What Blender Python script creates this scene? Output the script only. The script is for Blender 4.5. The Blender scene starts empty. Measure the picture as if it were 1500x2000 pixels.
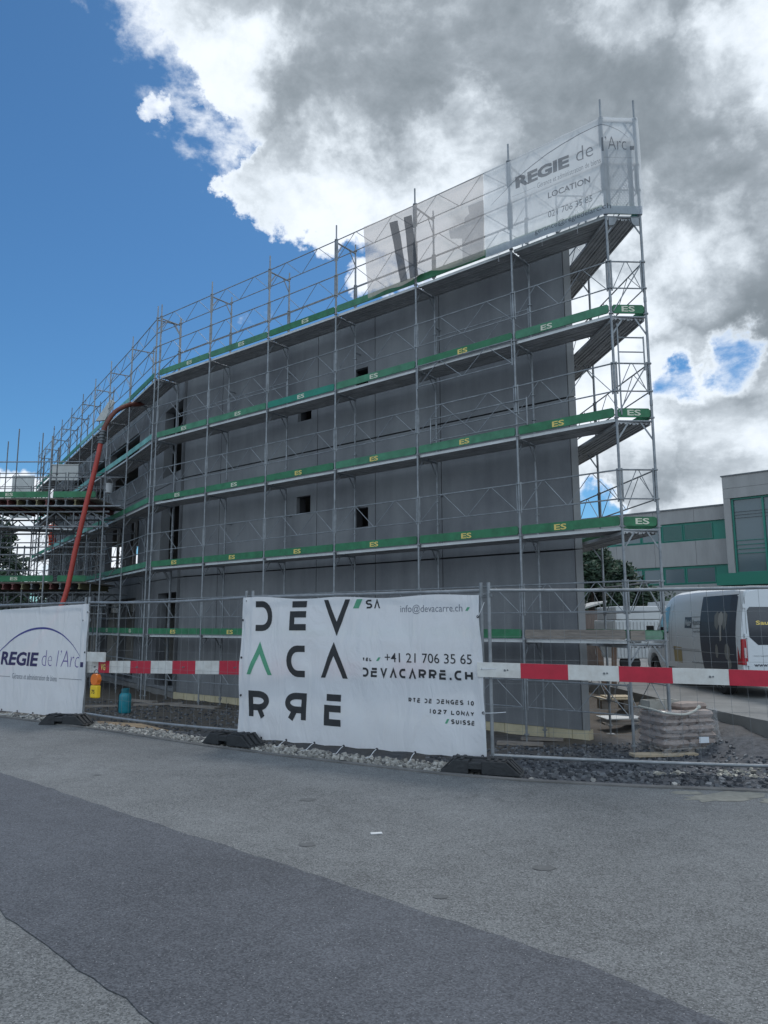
import bpy, bmesh, math, random
from mathutils import Vector, Matrix, noise as mnoise
R = math.radians
SC = bpy.context.scene
COL = SC.collection
random.seed(7)
V = Vector
# ------------------------------------------------------------------ camera
EYE = 1.55
FPX = 1427.8
cd = bpy.data.cameras.new('camera'); cam = bpy.data.objects.new('camera', cd); COL.objects.link(cam)
cd.sensor_fit = 'VERTICAL'; cd.sensor_height = 36.0; cd.sensor_width = 27.0; cd.lens = FPX / 2000 * 36
cd.clip_start = .05; cd.clip_end = 3000
PI_, RO = 0.15112, -0.0037
_F = V((0, math.cos(PI_), math.sin(PI_))); _U0 = V((0, -math.sin(PI_), math.cos(PI_))); _R0 = V((1, 0, 0))
_Rr = _R0 * math.cos(RO) + _U0 * math.sin(RO); _U = -_R0 * math.sin(RO) + _U0 * math.cos(RO)
M = Matrix((( _Rr.x, _U.x, -_F.x, 0), (_Rr.y, _U.y, -_F.y, 0), (_Rr.z, _U.z, -_F.z, EYE), (0, 0, 0, 1)))
cam.matrix_world = M
SC.camera = cam
SC.render.resolution_x = 768; SC.render.resolution_y = 1024
SC.view_settings.view_transform = 'Standard'; SC.view_settings.look = 'None'
SC.view_settings.exposure = 0.38; SC.view_settings.gamma = 1.0
# direction of a sighting, used for cloud directions only
def sight(x, y):
    return (_F + _Rr * ((x - 750) / FPX) - _U * ((y - 1000) / FPX)).normalized()
# ------------------------------------------------------------------ world
SUN_EL, SUN_AZ = R(56), R(14)          # azimuth east of +Y
W = bpy.data.worlds.new('World'); SC.world = W; W.use_nodes = True
nt = W.node_tree; nt.nodes.clear()
def nd(t, **k):
    n = nt.nodes.new(t)
    for a, b in k.items(): setattr(n, a, b)
    return n
def lk(a, b): nt.links.new(a, b)
def mth(op, a, b=None, c=None, clamp=False):
    n = nd('ShaderNodeMath', operation=op, use_clamp=clamp)
    for i, v in enumerate((a, b, c)):
        if v is None: continue
        if isinstance(v, (int, float)): n.inputs[i].default_value = v
        else: lk(v, n.inputs[i])
    return n.outputs[0]
def sstep(v, a, b, lo=0., hi=1.):
    n = nd('ShaderNodeMapRange', interpolation_type='SMOOTHSTEP')
    lk(v, n.inputs[0]); n.inputs[1].default_value = a; n.inputs[2].default_value = b
    n.inputs[3].default_value = lo; n.inputs[4].default_value = hi
    return n.outputs[0]
tc = nd('ShaderNodeTexCoord')
DIR = tc.outputs['Generated']
sky = nd('ShaderNodeTexSky', sky_type='NISHITA', sun_disc=False, sun_elevation=SUN_EL, sun_rotation=SUN_AZ, altitude=400)
sky.air_density = 1.0; sky.dust_density = .3; sky.ozone_density = 2.2
_wn = nd('ShaderNodeTexNoise'); lk(DIR, _wn.inputs['Vector']); _wn.inputs['Scale'].default_value = 4.2; _wn.inputs['Detail'].default_value = 9; _wn.inputs['Roughness'].default_value = .62
_ws = nd('ShaderNodeVectorMath', operation='SUBTRACT'); lk(_wn.outputs['Color'], _ws.inputs[0]); _ws.inputs[1].default_value = (.5, .5, .5)
_wm = nd('ShaderNodeVectorMath', operation='SCALE'); lk(_ws.outputs[0], _wm.inputs[0]); _wm.inputs['Scale'].default_value = .30
_wa = nd('ShaderNodeVectorMath', operation='ADD'); lk(DIR, _wa.inputs[0]); lk(_wm.outputs[0], _wa.inputs[1])
_wz = nd('ShaderNodeVectorMath', operation='NORMALIZE'); lk(_wa.outputs[0], _wz.inputs[0]); DIR2 = _wz.outputs[0]
def blob(cx, cy, rpx, w, soft=1.0):
    d = sight(cx, cy)
    return blobd(d, rpx / FPX, w)
def blobd(d, r, w):
    n = nd('ShaderNodeVectorMath', operation='DOT_PRODUCT'); lk(DIR2, n.inputs[0]); n.inputs[1].default_value = d
    return sstep(n.outputs['Value'], math.cos(min(r * 1.5, 3.1)), math.cos(r * .35), 0, w)
def vmax(l):
    o = l[0]
    for x in l[1:]: o = mth('MAXIMUM', o, x)
    return o
def noise(scale, detail, rough, dist=0., off=(0, 0, 0), squash=1.0):
    m = nd('ShaderNodeMapping'); lk(DIR, m.inputs[0]); m.inputs['Location'].default_value = off
    m.inputs['Scale'].default_value = (1, 1, squash)
    n = nd('ShaderNodeTexNoise'); lk(m.outputs[0], n.inputs['Vector'])
    n.inputs['Scale'].default_value = scale; n.inputs['Detail'].default_value = detail
    n.inputs['Roughness'].default_value = rough; n.inputs['Distortion'].default_value = dist
    return n.outputs['Fac']
cov = vmax([blob(*b) for b in [
    (470, -40, 150, 1.1), (600, 60, 170, 1.2), (760, 130, 230, 1.3), (980, 60, 330, 1.3), (1350, 150, 380, 1.3), (650, 350, 95, 1.15), (500, 90, 110, 1.1), (480, 200, 60, .9),
    (900, 300, 240, 1.3), (580, 410, 75, 1.05), (330, -30, 70, .75), (1200, 420, 330, 1.3), (1450, 560, 230, 1.2), (1330, 640, 150, 1.1), (1430, 870, 190, .95),
    (1200, 800, 190, .9), (1180, 960, 110, .9), (352, 258, 28, .62), (430, 244, 24, .62), (510, 640, 46, .58), (690, 545, 60, .85), (1300, 790, 120, 1.0),
    (60, 1040, 120, 1.1), (215, 1100, 60, 1.2), (1290, 940, 130, 1.0), (900, -600, 600, 1.1), (1900, 300, 500, 1.1)]] +
    [blobd(V((0, -1, .35)).normalized(), 1.25, 1.0), blobd(V((1, -.2, .3)).normalized(), .7, 1.0), blobd(V((-1, -.5, .2)).normalized(), .45, .95)])
SV = V((math.sin(SUN_AZ) * math.cos(SUN_EL), math.cos(SUN_AZ) * math.cos(SUN_EL), math.sin(SUN_EL)))
def nn(sc, det, ro, di, off, k, sq=1.3):
    o = (off[0], off[1], off[2]); a = noise(sc, det, ro, di, o, sq)
    q = (off[0] + SV.x * k, off[1] + SV.y * k, off[2] + SV.z * k * sq); return a, noise(sc, det, ro, di, q, sq)
brt = vmax([blob(*b) for b in [(1480, 90, 110, 1.), (880, 310, 90, 1.), (720, 420, 120, 1.), (1290, 490, 110, 1.), (1400, 460, 90, .8), (1190, 20, 80, .9), (1330, 720, 70, .8), (1250, 860, 90, .7), (1450, 930, 90, .6), (1200, 620, 90, .8), (500, 120, 90, .8)]])
gap = vmax([blob(*b) for b in [(1435, 690, 60, .52), (1150, 985, 50, .50), (1390, 655, 30, .4), (1160, 510, 30, .5), (1330, 760, 40, .35), (1480, 470, 40, .3)]])
cov = mth('SUBTRACT', cov, gap)
n1, n1b = nn(5.5, 14, .60, .25, (3.1, 1.7, .4), .045)
n3, n3b = nn(17., 10, .64, .2, (1.3, 9.2, 2.1), .016)
n2 = noise(3.0, 9, .60, .4, (7.3, 2.2, 5.1), 1.5)
field = mth('ADD', cov, mth('MULTIPLY', mth('SUBTRACT', n1, .5), 1.45))
field = mth('ADD', field, mth('MULTIPLY', mth('SUBTRACT', n3, .5), .45))
dens = sstep(field, .52, .80)
thick = sstep(field, .58, 1.10)
dark = vmax([blob(*b) for b in [(800, 160, 230, 1.0), (1010, 130, 260, .95), (1330, 330, 230, .9), (640, 200, 110, .75), (1440, 600, 150, .9), (1400, 730, 100, .75),
    (1420, 850, 120, .9), (1250, 900, 90, .75), (1330, 640, 80, .7), (1380, 780, 80, .8), (1010, -300, 500, .9)]])
rel = mth('ADD', mth('MULTIPLY', mth('SUBTRACT', n1b, n1), 1.5), mth('MULTIPLY', mth('SUBTRACT', n3b, n3), .75))
shade = mth('ADD', mth('MULTIPLY', dark, .78), mth('MULTIPLY', mth('SUBTRACT', n2, .5), 1.7))
shade = mth('ADD', shade, rel)
shade = mth('ADD', mth('SUBTRACT', shade, mth('MULTIPLY', brt, .60)), .10)
shade = mth('MULTIPLY', sstep(shade, -.25, 1.25), thick)
cr = nd('ShaderNodeValToRGB'); lk(shade, cr.inputs[0])
e = cr.color_ramp.elements
e[0].position = 0; e[0].color = (.74, .79, .86, 1)
e[1].position = 1; e[1].color = (.182, .215, .245, 1)
for p_, c_ in ((.15, (.63, .69, .75, 1)), (.38, (.42, .47, .52, 1)), (.65, (.275, .315, .355, 1))):
    q = cr.color_ramp.elements.new(p_); q.color = c_
mixc = nd('ShaderNodeMix', data_type='RGBA'); lk(dens, mixc.inputs[0])
skm = nd('ShaderNodeVectorMath', operation='SCALE'); lk(sky.outputs[0], skm.inputs[0]); skm.inputs['Scale'].default_value = .076
tint = nd('ShaderNodeVectorMath', operation='MULTIPLY'); lk(skm.outputs[0], tint.inputs[0]); tint.inputs[1].default_value = (.46, .79, .98)
lk(tint.outputs[0], mixc.inputs[6]); lk(cr.outputs[0], mixc.inputs[7])
bg = nd('ShaderNodeBackground'); bg.inputs[1].default_value = 1.0; 
# unseen sky behind the viewer, brightened and tinted blue as added fill light
bd_ = nd('ShaderNodeVectorMath', operation='DOT_PRODUCT'); lk(DIR, bd_.inputs[0]); bd_.inputs[1].default_value = V((-.15, -.9, .42)).normalized()
bk = sstep(bd_.outputs['Value'], -.05, .75, 0, 1.0)
bs_ = nd('ShaderNodeMix', data_type='RGBA'); lk(bk, bs_.inputs[0]); lk(mixc.outputs[2], bs_.inputs[6]); bs_.inputs[7].default_value = (1, 1, 1, 1)
bm_ = nd('ShaderNodeVectorMath', operation='MULTIPLY_ADD'); lk(mixc.outputs[2], bm_.inputs[0]); bm_.inputs[1].default_value = (1.06, 1.18, 1.27); bm_.inputs[2].default_value = (0, 0, 0)
bs_.blend_type = 'MIX'; lk(bm_.outputs[0], bs_.inputs[7]); lk(bs_.outputs[2], bg.inputs[0])
wo = nd('ShaderNodeOutputWorld'); lk(bg.outputs[0], wo.inputs[0])
# ------------------------------------------------------------------ sun (behind thin cloud)
sl = bpy.data.lights.new('sun', 'SUN'); sl.energy = 1.3; sl.angle = R(14); sl.color = (1, .97, .94)
so = bpy.data.objects.new('sun', sl); COL.objects.link(so)
sd = V((math.sin(SUN_AZ) * math.cos(SUN_EL), math.cos(SUN_AZ) * math.cos(SUN_EL), math.sin(SUN_EL)))
so.rotation_euler = sd.to_track_quat('Z', 'Y').to_euler(); so.location = (0, 0, 60)

# ================================================================== materials
def mat(name, col, rough=.7, metal=0., var=.0, vscale=3., bump=0., bscale=60., col2=None, spec=.5, stretch=None, extra=None):
    m = bpy.data.materials.new(name); m.use_nodes = True; t = m.node_tree; b = t.nodes['Principled BSDF']
    b.inputs['Roughness'].default_value = rough; b.inputs['Metallic'].default_value = metal
    b.inputs['Specular IOR Level'].default_value = spec
    b.inputs['Base Color'].default_value = (*col, 1)
    if var or col2:
        tcn = t.nodes.new('ShaderNodeTexCoord'); mp = t.nodes.new('ShaderNodeMapping'); t.links.new(tcn.outputs['Object'], mp.inputs[0])
        if stretch: mp.inputs['Scale'].default_value = stretch
        n = t.nodes.new('ShaderNodeTexNoise'); n.inputs['Scale'].default_value = vscale; n.inputs['Detail'].default_value = 8; n.inputs['Roughness'].default_value = .65
        t.links.new(mp.outputs[0], n.inputs['Vector'])
        r = t.nodes.new('ShaderNodeValToRGB'); t.links.new(n.outputs['Fac'], r.inputs[0])
        c2 = col2 or tuple(min(1, c * (1 + var)) for c in col); c1 = col if col2 else tuple(c * (1 - var) for c in col)
        r.color_ramp.elements[0].position = .32; r.color_ramp.elements[0].color = (*c1, 1)
        r.color_ramp.elements[1].position = .68; r.color_ramp.elements[1].color = (*c2, 1)
        t.links.new(r.outputs[0], b.inputs['Base Color'])
    if bump:
        tcn = t.nodes.new('ShaderNodeTexCoord'); n = t.nodes.new('ShaderNodeTexNoise'); n.inputs['Scale'].default_value = bscale; n.inputs['Detail'].default_value = 5
        t.links.new(tcn.outputs['Object'], n.inputs['Vector'])
        bp = t.nodes.new('ShaderNodeBump'); bp.inputs['Strength'].default_value = bump; bp.inputs['Distance'].default_value = .02
        t.links.new(n.outputs['Fac'], bp.inputs['Height']); t.links.new(bp.outputs[0], b.inputs['Normal'])
    return m
galv = mat('galvanized_steel', (.24, .255, .27), .5, .35, var=.28, vscale=5, bump=.05)
galvd = mat('weathered_steel', (.15, .16, .17), .6, .35, var=.3, vscale=6)
decku = mat('steel_deck', (.36, .365, .375), .55, .2, var=.22, vscale=3)
palegr = mat('scuffed_green_paint', (.12, .22, .155), .6, var=.25, vscale=7)
edge_lit = mat('lit_deck_edge', (.60, .61, .61), .45, .2, var=.15, vscale=2)  # paler than the deck: light caught by its outer edge put into colour
green = mat('green_paint', (.024, .155, .068), .55, var=.30, vscale=4, bump=.05)
greenb = mat('green_paint_faded', (.050, .19, .105), .55, var=.32, vscale=3)
teal = mat('teal_paint', (.010, .20, .135), .5, var=.2, vscale=3)
cyan = mat('pale_green_paint', (.16, .36, .31), .5, var=.30, vscale=2)
yel = mat('yellow_lettering', (.72, .55, .16), .6)
cream = mat('cream_lettering', (.62, .62, .50), .6)
wood = mat('weathered_wood', (.22, .19, .165), .85, var=.3, vscale=4, stretch=(1, 1, 8))
woodl = mat('pale_wood', (.42, .34, .24), .8, var=.25, vscale=5)
black = mat('black_plastic', (.012, .013, .015), .5)
def panel_mat():
    m = bpy.data.materials.new('grey_render'); m.use_nodes = True; t = m.node_tree; b = t.nodes['Principled BSDF']; b.inputs['Roughness'].default_value = .9
    tcn = t.nodes.new('ShaderNodeTexCoord')
    def ns(sc, det, st):
        mp = t.nodes.new('ShaderNodeMapping'); mp.inputs['Scale'].default_value = st; t.links.new(tcn.outputs['Object'], mp.inputs[0])
        n = t.nodes.new('ShaderNodeTexNoise'); n.inputs['Scale'].default_value = sc; n.inputs['Detail'].default_value = det; n.inputs['Roughness'].default_value = .6
        t.links.new(mp.outputs[0], n.inputs['Vector']); return n.outputs['Fac']
    a = ns(.5, 5, (1, 1, 1)); c = ns(3.2, 7, (1, 1, .12)); d = ns(45, 4, (1, 1, 1))
    def mm(op, x, y):
        n = t.nodes.new('ShaderNodeMath'); n.operation = op
        for i, v in enumerate((x, y)):
            if isinstance(v, (int, float)): n.inputs[i].default_value = v
            else: t.links.new(v, n.inputs[i])
        return n.outputs[0]
    s = mm('ADD', mm('ADD', mm('MULTIPLY', a, .58), mm('MULTIPLY', c, .30)), mm('MULTIPLY', d, .12))
    r = t.nodes.new('ShaderNodeValToRGB'); t.links.new(s, r.inputs[0])
    r.color_ramp.elements[0].position = .38; r.color_ramp.elements[0].color = (.128, .132, .144, 1)
    r.color_ramp.elements[1].position = .60; r.color_ramp.elements[1].color = (.205, .212, .220, 1)
    e_ = ns(1.1, 9, (1, 1, .45)); k_ = t.nodes.new('ShaderNodeMapRange'); t.links.new(e_, k_.inputs[0]); k_.inputs[1].default_value = .55; k_.inputs[2].default_value = .72; k_.inputs[3].default_value = 0; k_.inputs[4].default_value = .35
    x_ = t.nodes.new('ShaderNodeMix'); x_.data_type = 'RGBA'; t.links.new(k_.outputs[0], x_.inputs[0]); t.links.new(r.outputs[0], x_.inputs[6]); x_.inputs[7].default_value = (.215, .218, .228, 1)
    t.links.new(x_.outputs[2], b.inputs['Base Color'])
    bp = t.nodes.new('ShaderNodeBump'); bp.inputs['Strength'].default_value = .15; bp.inputs['Distance'].default_value = .01; t.links.new(d, bp.inputs['Height']); t.links.new(bp.outputs[0], b.inputs['Normal'])
    return m
panelm = panel_mat()
endm = mat('end_panel_grey', (.25, .25, .25), .85, var=.1, vscale=2)
concr = mat('concrete', (.30, .29, .27), .9, var=.15, vscale=2, bump=.1)
concd = mat('raw_concrete', (.17, .165, .16), .95, var=.2, vscale=1.5)
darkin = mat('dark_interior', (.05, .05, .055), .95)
insul = mat('yellow_insulation', (.52, .455, .31), .9, var=.12, vscale=4)

# ================================================================== mesh tools
class MB:
    def __init__(s): s.v = []; s.f = []
    def add(s, vs, fs):
        o = len(s.v); s.v += [tuple(x) for x in vs]; s.f += [tuple(i + o for i in f) for f in fs]; return s
    def hexa(s, p):      # 8 points: bottom 4 ccw, top 4 ccw
        return s.add(p, [(3, 2, 1, 0), (4, 5, 6, 7), (0, 1, 5, 4), (1, 2, 6, 5), (2, 3, 7, 6), (3, 0, 4, 7)])
    def box(s, c, d, ax=None):
        c = V(c); X, Y, Z = ax if ax else (V((1, 0, 0)), V((0, 1, 0)), V((0, 0, 1)))
        x, y, z = X * d[0] / 2, Y * d[1] / 2, Z * d[2] / 2
        return s.hexa([c - x - y - z, c + x - y - z, c + x + y - z, c - x + y - z, c - x - y + z, c + x - y + z, c + x + y + z, c - x + y + z])
    def tube(s, p, q, r, n=8, r2=None, caps=True):
        p, q = V(p), V(q); d = q - p
        if d.length < 1e-6: return s
        d.normalize(); a = d.orthogonal().normalized(); b = d.cross(a); r2 = r if r2 is None else r2
        vs = [p + (a * math.cos(t) + b * math.sin(t)) * r for t in (2 * math.pi * i / n for i in range(n))]
        vs += [q + (a * math.cos(t) + b * math.sin(t)) * r2 for t in (2 * math.pi * i / n for i in range(n))]
        fs = [(i, (i + 1) % n, (i + 1) % n + n, i + n) for i in range(n)]
        if caps: fs += [tuple(range(n))[::-1], tuple(range(n, 2 * n))]
        return s.add(vs, fs)
    def path(s, pts, r, n=8, closed=False):
        pts = [V(p) for p in pts]; rings = []; up = None
        rr = r if isinstance(r, (list, tuple)) else [r] * len(pts)
        for i, p in enumerate(pts):
            t = (pts[min(i + 1, len(pts) - 1)] - pts[max(i - 1, 0)]).normalized()
            a = t.orthogonal().normalized() if up is None else (up - t * up.dot(t)).normalized(); up = a; b = t.cross(a)
            rings.append([p + (a * math.cos(k) + b * math.sin(k)) * rr[i] for k in (2 * math.pi * j / n for j in range(n))])
        vs = [x for g in rings for x in g]; fs = []
        for i in range(len(pts) - 1):
            for j in range(n): fs.append((i * n + j, i * n + (j + 1) % n, (i + 1) * n + (j + 1) % n, (i + 1) * n + j))
        fs += [tuple(range(n))[::-1], tuple(range(len(vs) - n, len(vs)))]
        return s.add(vs, fs)
    def prism(s, poly, d):       # poly: list of 3d points, extruded by vector d
        n = len(poly); d = V(d); vs = [V(p) for p in poly] + [V(p) + d for p in poly]
        return s.add(vs, [tuple(range(n))[::-1], tuple(range(n, 2 * n))] + [(i, (i + 1) % n, (i + 1) % n + n, i + n) for i in range(n)])
    def build(s, name, m, parent=None, smooth=None, bevel=0):
        me = bpy.data.meshes.new(name); o0 = V((0, 0, 0))
        if parent is not None:
            p = parent
            while p is not None: o0 = o0 + p.location; p = p.parent
        else: pass
        me.from_pydata([tuple(V(x) - o0) for x in s.v], [], s.f); me.update()
        bm = bmesh.new(); bm.from_mesh(me); bmesh.ops.recalc_face_normals(bm, faces=bm.faces); bm.to_mesh(me); bm.free()
        me.materials.append(m); ob = bpy.data.objects.new(name, me); COL.objects.link(ob)
        if parent is not None: ob.parent = parent
        if smooth: me.polygons.foreach_set('use_smooth', [True] * len(me.polygons)); me.set_sharp_from_angle(angle=R(40))
        if bevel:
            md = ob.modifiers.new('bevel', 'BEVEL'); md.width = bevel; md.segments = 2; md.limit_method = 'ANGLE'
        return ob
def tag(o, label=None, cat=None, group=None, kind=None):
    if label: o['label'] = label
    if cat: o['category'] = cat
    if group: o['group'] = group
    if kind: o['kind'] = kind
    return o
def thing(name, loc, label, cat, group=None):
    o = bpy.data.objects.new(name, None); o.empty_display_size = .2; COL.objects.link(o); o.location = loc
    return tag(o, label, cat, group)
def struct(o): o['kind'] = 'structure'; return o
def lone(mb, name, m, label, cat, group=None, origin=None, **k):
    o = mb.build(name, m, None, **k)
    if origin is not None:
        ov = V(origin)
        o.data.transform(Matrix.Translation(-ov)); o.location = ov
    return tag(o, label, cat, group)
def copy_tree(o, parent=None):
    c = o.copy(); COL.objects.link(c); c.parent = parent
    for ch in list(o.children): copy_tree(ch, c)
    return c
def P3(xy, z): return V((xy[0], xy[1], z))

# ---- flat text ---------------------------------------------------------------
_dg = None
def text2d(s, bold=0., shear=0., res=3):
    cu = bpy.data.curves.new('txt', 'FONT'); cu.body = s; cu.size = 1; cu.shear = shear; cu.offset = bold; cu.resolution_u = res
    cu.dimensions = '2D'; cu.fill_mode = 'FRONT' if hasattr(cu, 'fill_mode') else cu.fill_mode
    ob = bpy.data.objects.new('txt', cu); COL.objects.link(ob)
    dg = bpy.context.evaluated_depsgraph_get(); dg.update()
    me = bpy.data.meshes.new_from_object(ob.evaluated_get(dg))
    vs = [(v.co.x, v.co.y) for v in me.vertices]; fs = [tuple(p.vertices) for p in me.polygons]
    bpy.data.objects.remove(ob); bpy.data.curves.remove(cu); bpy.data.meshes.remove(me)
    return vs, fs
def fit(vf, u0, v0, u1, v1, lay=0.):
    vs, fs = vf
    xs = [p[0] for p in vs]; ys = [p[1] for p in vs]; a, b, c, d = min(xs), max(xs), min(ys), max(ys)
    return [((x - a) / (b - a) * (u1 - u0) + u0, (y - c) / max(d - c, 1e-6) * (v1 - v0) + v0, (p[2] if len(p) > 2 else 0) + lay) for p in vs for x, y in [p[:2]]], fs
def surf_mesh(parts, fn, name, m, parent, us=(), vs_=()):
    """parts: list of (verts(u,v,lay), faces); split on u/v grid lines, mapped onto a surface by fn(u,v,lay)"""
    bm = bmesh.new()
    for vs, fs in parts:
        bv = [bm.verts.new(((p[0], p[1], p[2] if len(p) > 2 else 0))) for p in vs]
        for f in fs:
            try: bm.faces.new([bv[i] for i in f])
            except ValueError: pass
    for u in us:
        bmesh.ops.bisect_plane(bm, geom=bm.verts[:] + bm.edges[:] + bm.faces[:], plane_co=(u, 0, 0), plane_no=(1, 0, 0))
    for v in vs_:
        bmesh.ops.bisect_plane(bm, geom=bm.verts[:] + bm.edges[:] + bm.faces[:], plane_co=(0, v, 0), plane_no=(0, 1, 0))
    bmesh.ops.triangulate(bm, faces=bm.faces[:])
    bm.verts.ensure_lookup_table(); bm.verts.index_update()
    mb = MB(); mb.add([fn(v.co.x, v.co.y, v.co.z) for v in bm.verts], [tuple(v.index for v in f.verts) for f in bm.faces]); bm.free()
    return mb.build(name, m, parent)
def quad2(u0, v0, u1, v1, lay=0., sl=0.):
    return [(u0, v0, lay), (u1 - sl, v0, lay), (u1, v1, lay), (u0 + sl, v1, lay)], [(0, 1, 2, 3)]
# stroke lettering in a squared, gapped style
def arc(cx, cy, rx, ry, a0, a1, n=12): return [(cx + rx * math.cos(R(a0 + (a1 - a0) * i / n)), cy + ry * math.sin(R(a0 + (a1 - a0) * i / n))) for i in range(n + 1)]
GL = {
 'D': [[(0, 1)] + arc(.45, .5, .55, .5, 90, -90) + [(0, 0)]],
 'E': [[(0, 1), (1, 1)], [(1, .56), (0, .56), (0, 0), (1, 0)]],
 'V': [[(0, 1), (.5, 0), (1, 1)]], 'A': [[(0, 0), (.5, 1), (1, 0)]],
 'C': [[(1, 1)] + arc(.55, .5, .55, .5, 90, 270) + [(1, 0)]],
 'R': [[(0, 0), (0, 1)] + arc(.5, .71, .5, .29, 90, -90) + [(.0, .42)], [(.52, .42), (.78, 0)]],
 'S': [[(1, 1), (.3, 1), (0, .85), (0, .65), (.3, .5), (.7, .5), (1, .35), (1, .15), (.7, 0), (0, 0)]],
 'H': [[(0, 0), (0, 1)], [(1, 0), (1, 1)], [(0, .5), (1, .5)]], 'T': [[(0, 1), (1, 1)], [(.5, .92), (.5, 0)]],
 'L': [[(0, 1), (0, 0), (1, 0)]], 'N': [[(0, 0), (0, 1), (1, 0), (1, 1)]],
 'G': [[(1, 1), (.4, 1), (0, .7), (0, .3), (.4, 0), (1, 0), (1, .45), (.6, .45)]],
 'O': [arc(.5, .5, .5, .5, 90, -270, 20)], '0': [arc(.5, .5, .42, .5, 90, -270, 20)], 'Y': [[(0, 1), (.5, .45), (1, 1)], [(.5, .45), (.5, 0)]],
 'U': [[(0, 1), (0, .3), (.3, 0), (.7, 0), (1, .3), (1, 1)]], 'I': [[(.5, 1), (.5, 0)]], '1': [[(.2, .85), (.6, 1), (.6, 0)]],
 '2': [[(0, .85), (.3, 1), (.75, 1), (1, .75), (0, 0), (1, 0)]], '7': [[(0, 1), (1, 1), (.35, 0)]], '.': [[(.3, .04), (.7, .04)]]}
def glyph(ch, w, h, t, mirror=False):
    vs, fs = [], []; k = 0
    if ch == '.': return [(w / 2 - t / 2, 0, 0), (w / 2 + t / 2, 0, 0), (w / 2 + t / 2, t, 0), (w / 2 - t / 2, t, 0)], [(0, 1, 2, 3)]
    for st in GL[ch]:
        pts = [(t / 2 + x * (w - t), t / 2 + y * (h - t)) for x, y in st]
        if mirror: pts = [(w - x, y) for x, y in pts]
        n = len(pts); L = []; Rr = []
        closed = math.hypot(pts[0][0] - pts[-1][0], pts[0][1] - pts[-1][1]) < 1e-4 and n > 4
        for i, p in enumerate(pts):
            a = pts[i - 1] if i > 0 else (pts[-2] if closed else None); b = pts[i + 1] if i < n - 1 else (pts[1] if closed else None)
            def nrm(q, r):
                dx, dy = r[0] - q[0], r[1] - q[1]; l = math.hypot(dx, dy) or 1; return (-dy / l, dx / l)
            if a is None: m_ = nrm(p, b); sc = 1
            elif b is None: m_ = nrm(a, p); sc = 1
            else:
                n1_, n2_ = nrm(a, p), nrm(p, b); m_ = (n1_[0] + n2_[0], n1_[1] + n2_[1]); l = math.hypot(*m_) or 1; m_ = (m_[0] / l, m_[1] / l)
                sc = min(1 / max(.25, m_[0] * n1_[0] + m_[1] * n1_[1]), 2.2)
            L.append((p[0] + m_[0] * t / 2 * sc, p[1] + m_[1] * t / 2 * sc, k * .0005)); Rr.append((p[0] - m_[0] * t / 2 * sc, p[1] - m_[1] * t / 2 * sc, k * .0005))
        if ch in 'VA':   # square off the feet
            for q in (0, -1):
                yy = h if ch == 'V' else 0
                L[q] = (L[q][0], yy, L[q][2]); Rr[q] = (Rr[q][0], yy, Rr[q][2])
        o = len(vs); vs += L + Rr
        for i in range(n - 1): fs.append((o + i, o + i + 1, o + n + i + 1, o + n + i))
        k += 1
    return vs, fs
def word(s, u0, v0, u1, v1, t, gap=.35, mirror_at=()):
    """stroke word filling a box"""
    ws = [(.5 if c == ' ' else .35 if c in '.I' else .6 if c == '1' else 1.) for c in s]; tot = sum(ws) + gap * (len(s) - 1)
    un = (u1 - u0) / tot; x = u0; out = []
    for i, c in enumerate(s):
        if c != ' ':
            vs, fs = glyph(c, ws[i] * un, v1 - v0, min(t, ws[i] * un), i in mirror_at)
            out.append(([(p[0] + x, p[1] + v0, p[2]) for p in vs], fs))
        x += (ws[i] + gap) * un
    return out
# ================================================================== ground
KERB = [(-300, 236), (-40, 36.9), (-6.63, 12.97), (-4.13, 11.25), (-2.36, 9.88), (-1.19, 9.08), (0.59, 8.0), (1.38, 7.66), (2.46, 7.37), (3.58, 7.15), (6, 6.8), (40, 3.5), (300, -20)]
def kerb_y(x):
    for (x0, y0), (x1, y1) in zip(KERB, KERB[1:]):
        if x0 <= x <= x1: return y0 + (y1 - y0) * (x - x0) / (x1 - x0)
    return -1000
def ss(a, b, x): t = min(1, max(0, (x - a) / (b - a))); return t * t * (3 - 2 * t)
def site_z(x, y):
    d = (y - kerb_y(x)) * (.85 if x < 1 else .95)
    if d < -.05: return -.25
    if d < .12: return -.12
    z = -.045 - .645 * ss(.45, 3.2, d)
    near = 1 if (-16 < x < 9 and y < 32) else 0
    if near:
        z += .035 * mnoise.noise(V((x * .9, y * .9, 0))) + .022 * mnoise.noise(V((x * 3.1, y * 3.1, 4)))
        z += .42 * ss(4.9 + .5 * (1 - ss(11, 15, y)), 6.2, x) * ss(10.0, 14.0, y) * (1 - ss(6.9, 7.3, x)) + .05 * mnoise.noise(V((x * 2.2, y * 2.2, 9))) * ss(4.5, 5.5, x)      # earth heaped against the slab
    return z
def lin(a, b, n): return [a + (b - a) * i / n for i in range(n)]
xs = lin(-600, -60, 8) + lin(-60, -14, 23) + lin(-14, 8, 150) + lin(8, 40, 12) + lin(40, 600, 9) + [600]
ys = lin(-200, 5, 8) + lin(5, 20, 120) + lin(20, 34, 36) + lin(34, 90, 15) + lin(90, 1500, 9) + [1500]
g = MB(); g.v = [(x, y, site_z(x, y)) for y in ys for x in xs]; nx = len(xs)
g.f = [(j * nx + i, j * nx + i + 1, (j + 1) * nx + i + 1, (j + 1) * nx + i) for j in range(len(ys) - 1) for i in range(nx - 1)]
gm = mat('dark_slate_gravel', (.030, .033, .040), .85, col2=(.105, .108, .118), vscale=9, bump=.9, bscale=26)
_t = gm.node_tree; _b = _t.nodes['Principled BSDF']; _old = _b.inputs['Base Color'].links[0].from_socket
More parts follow.
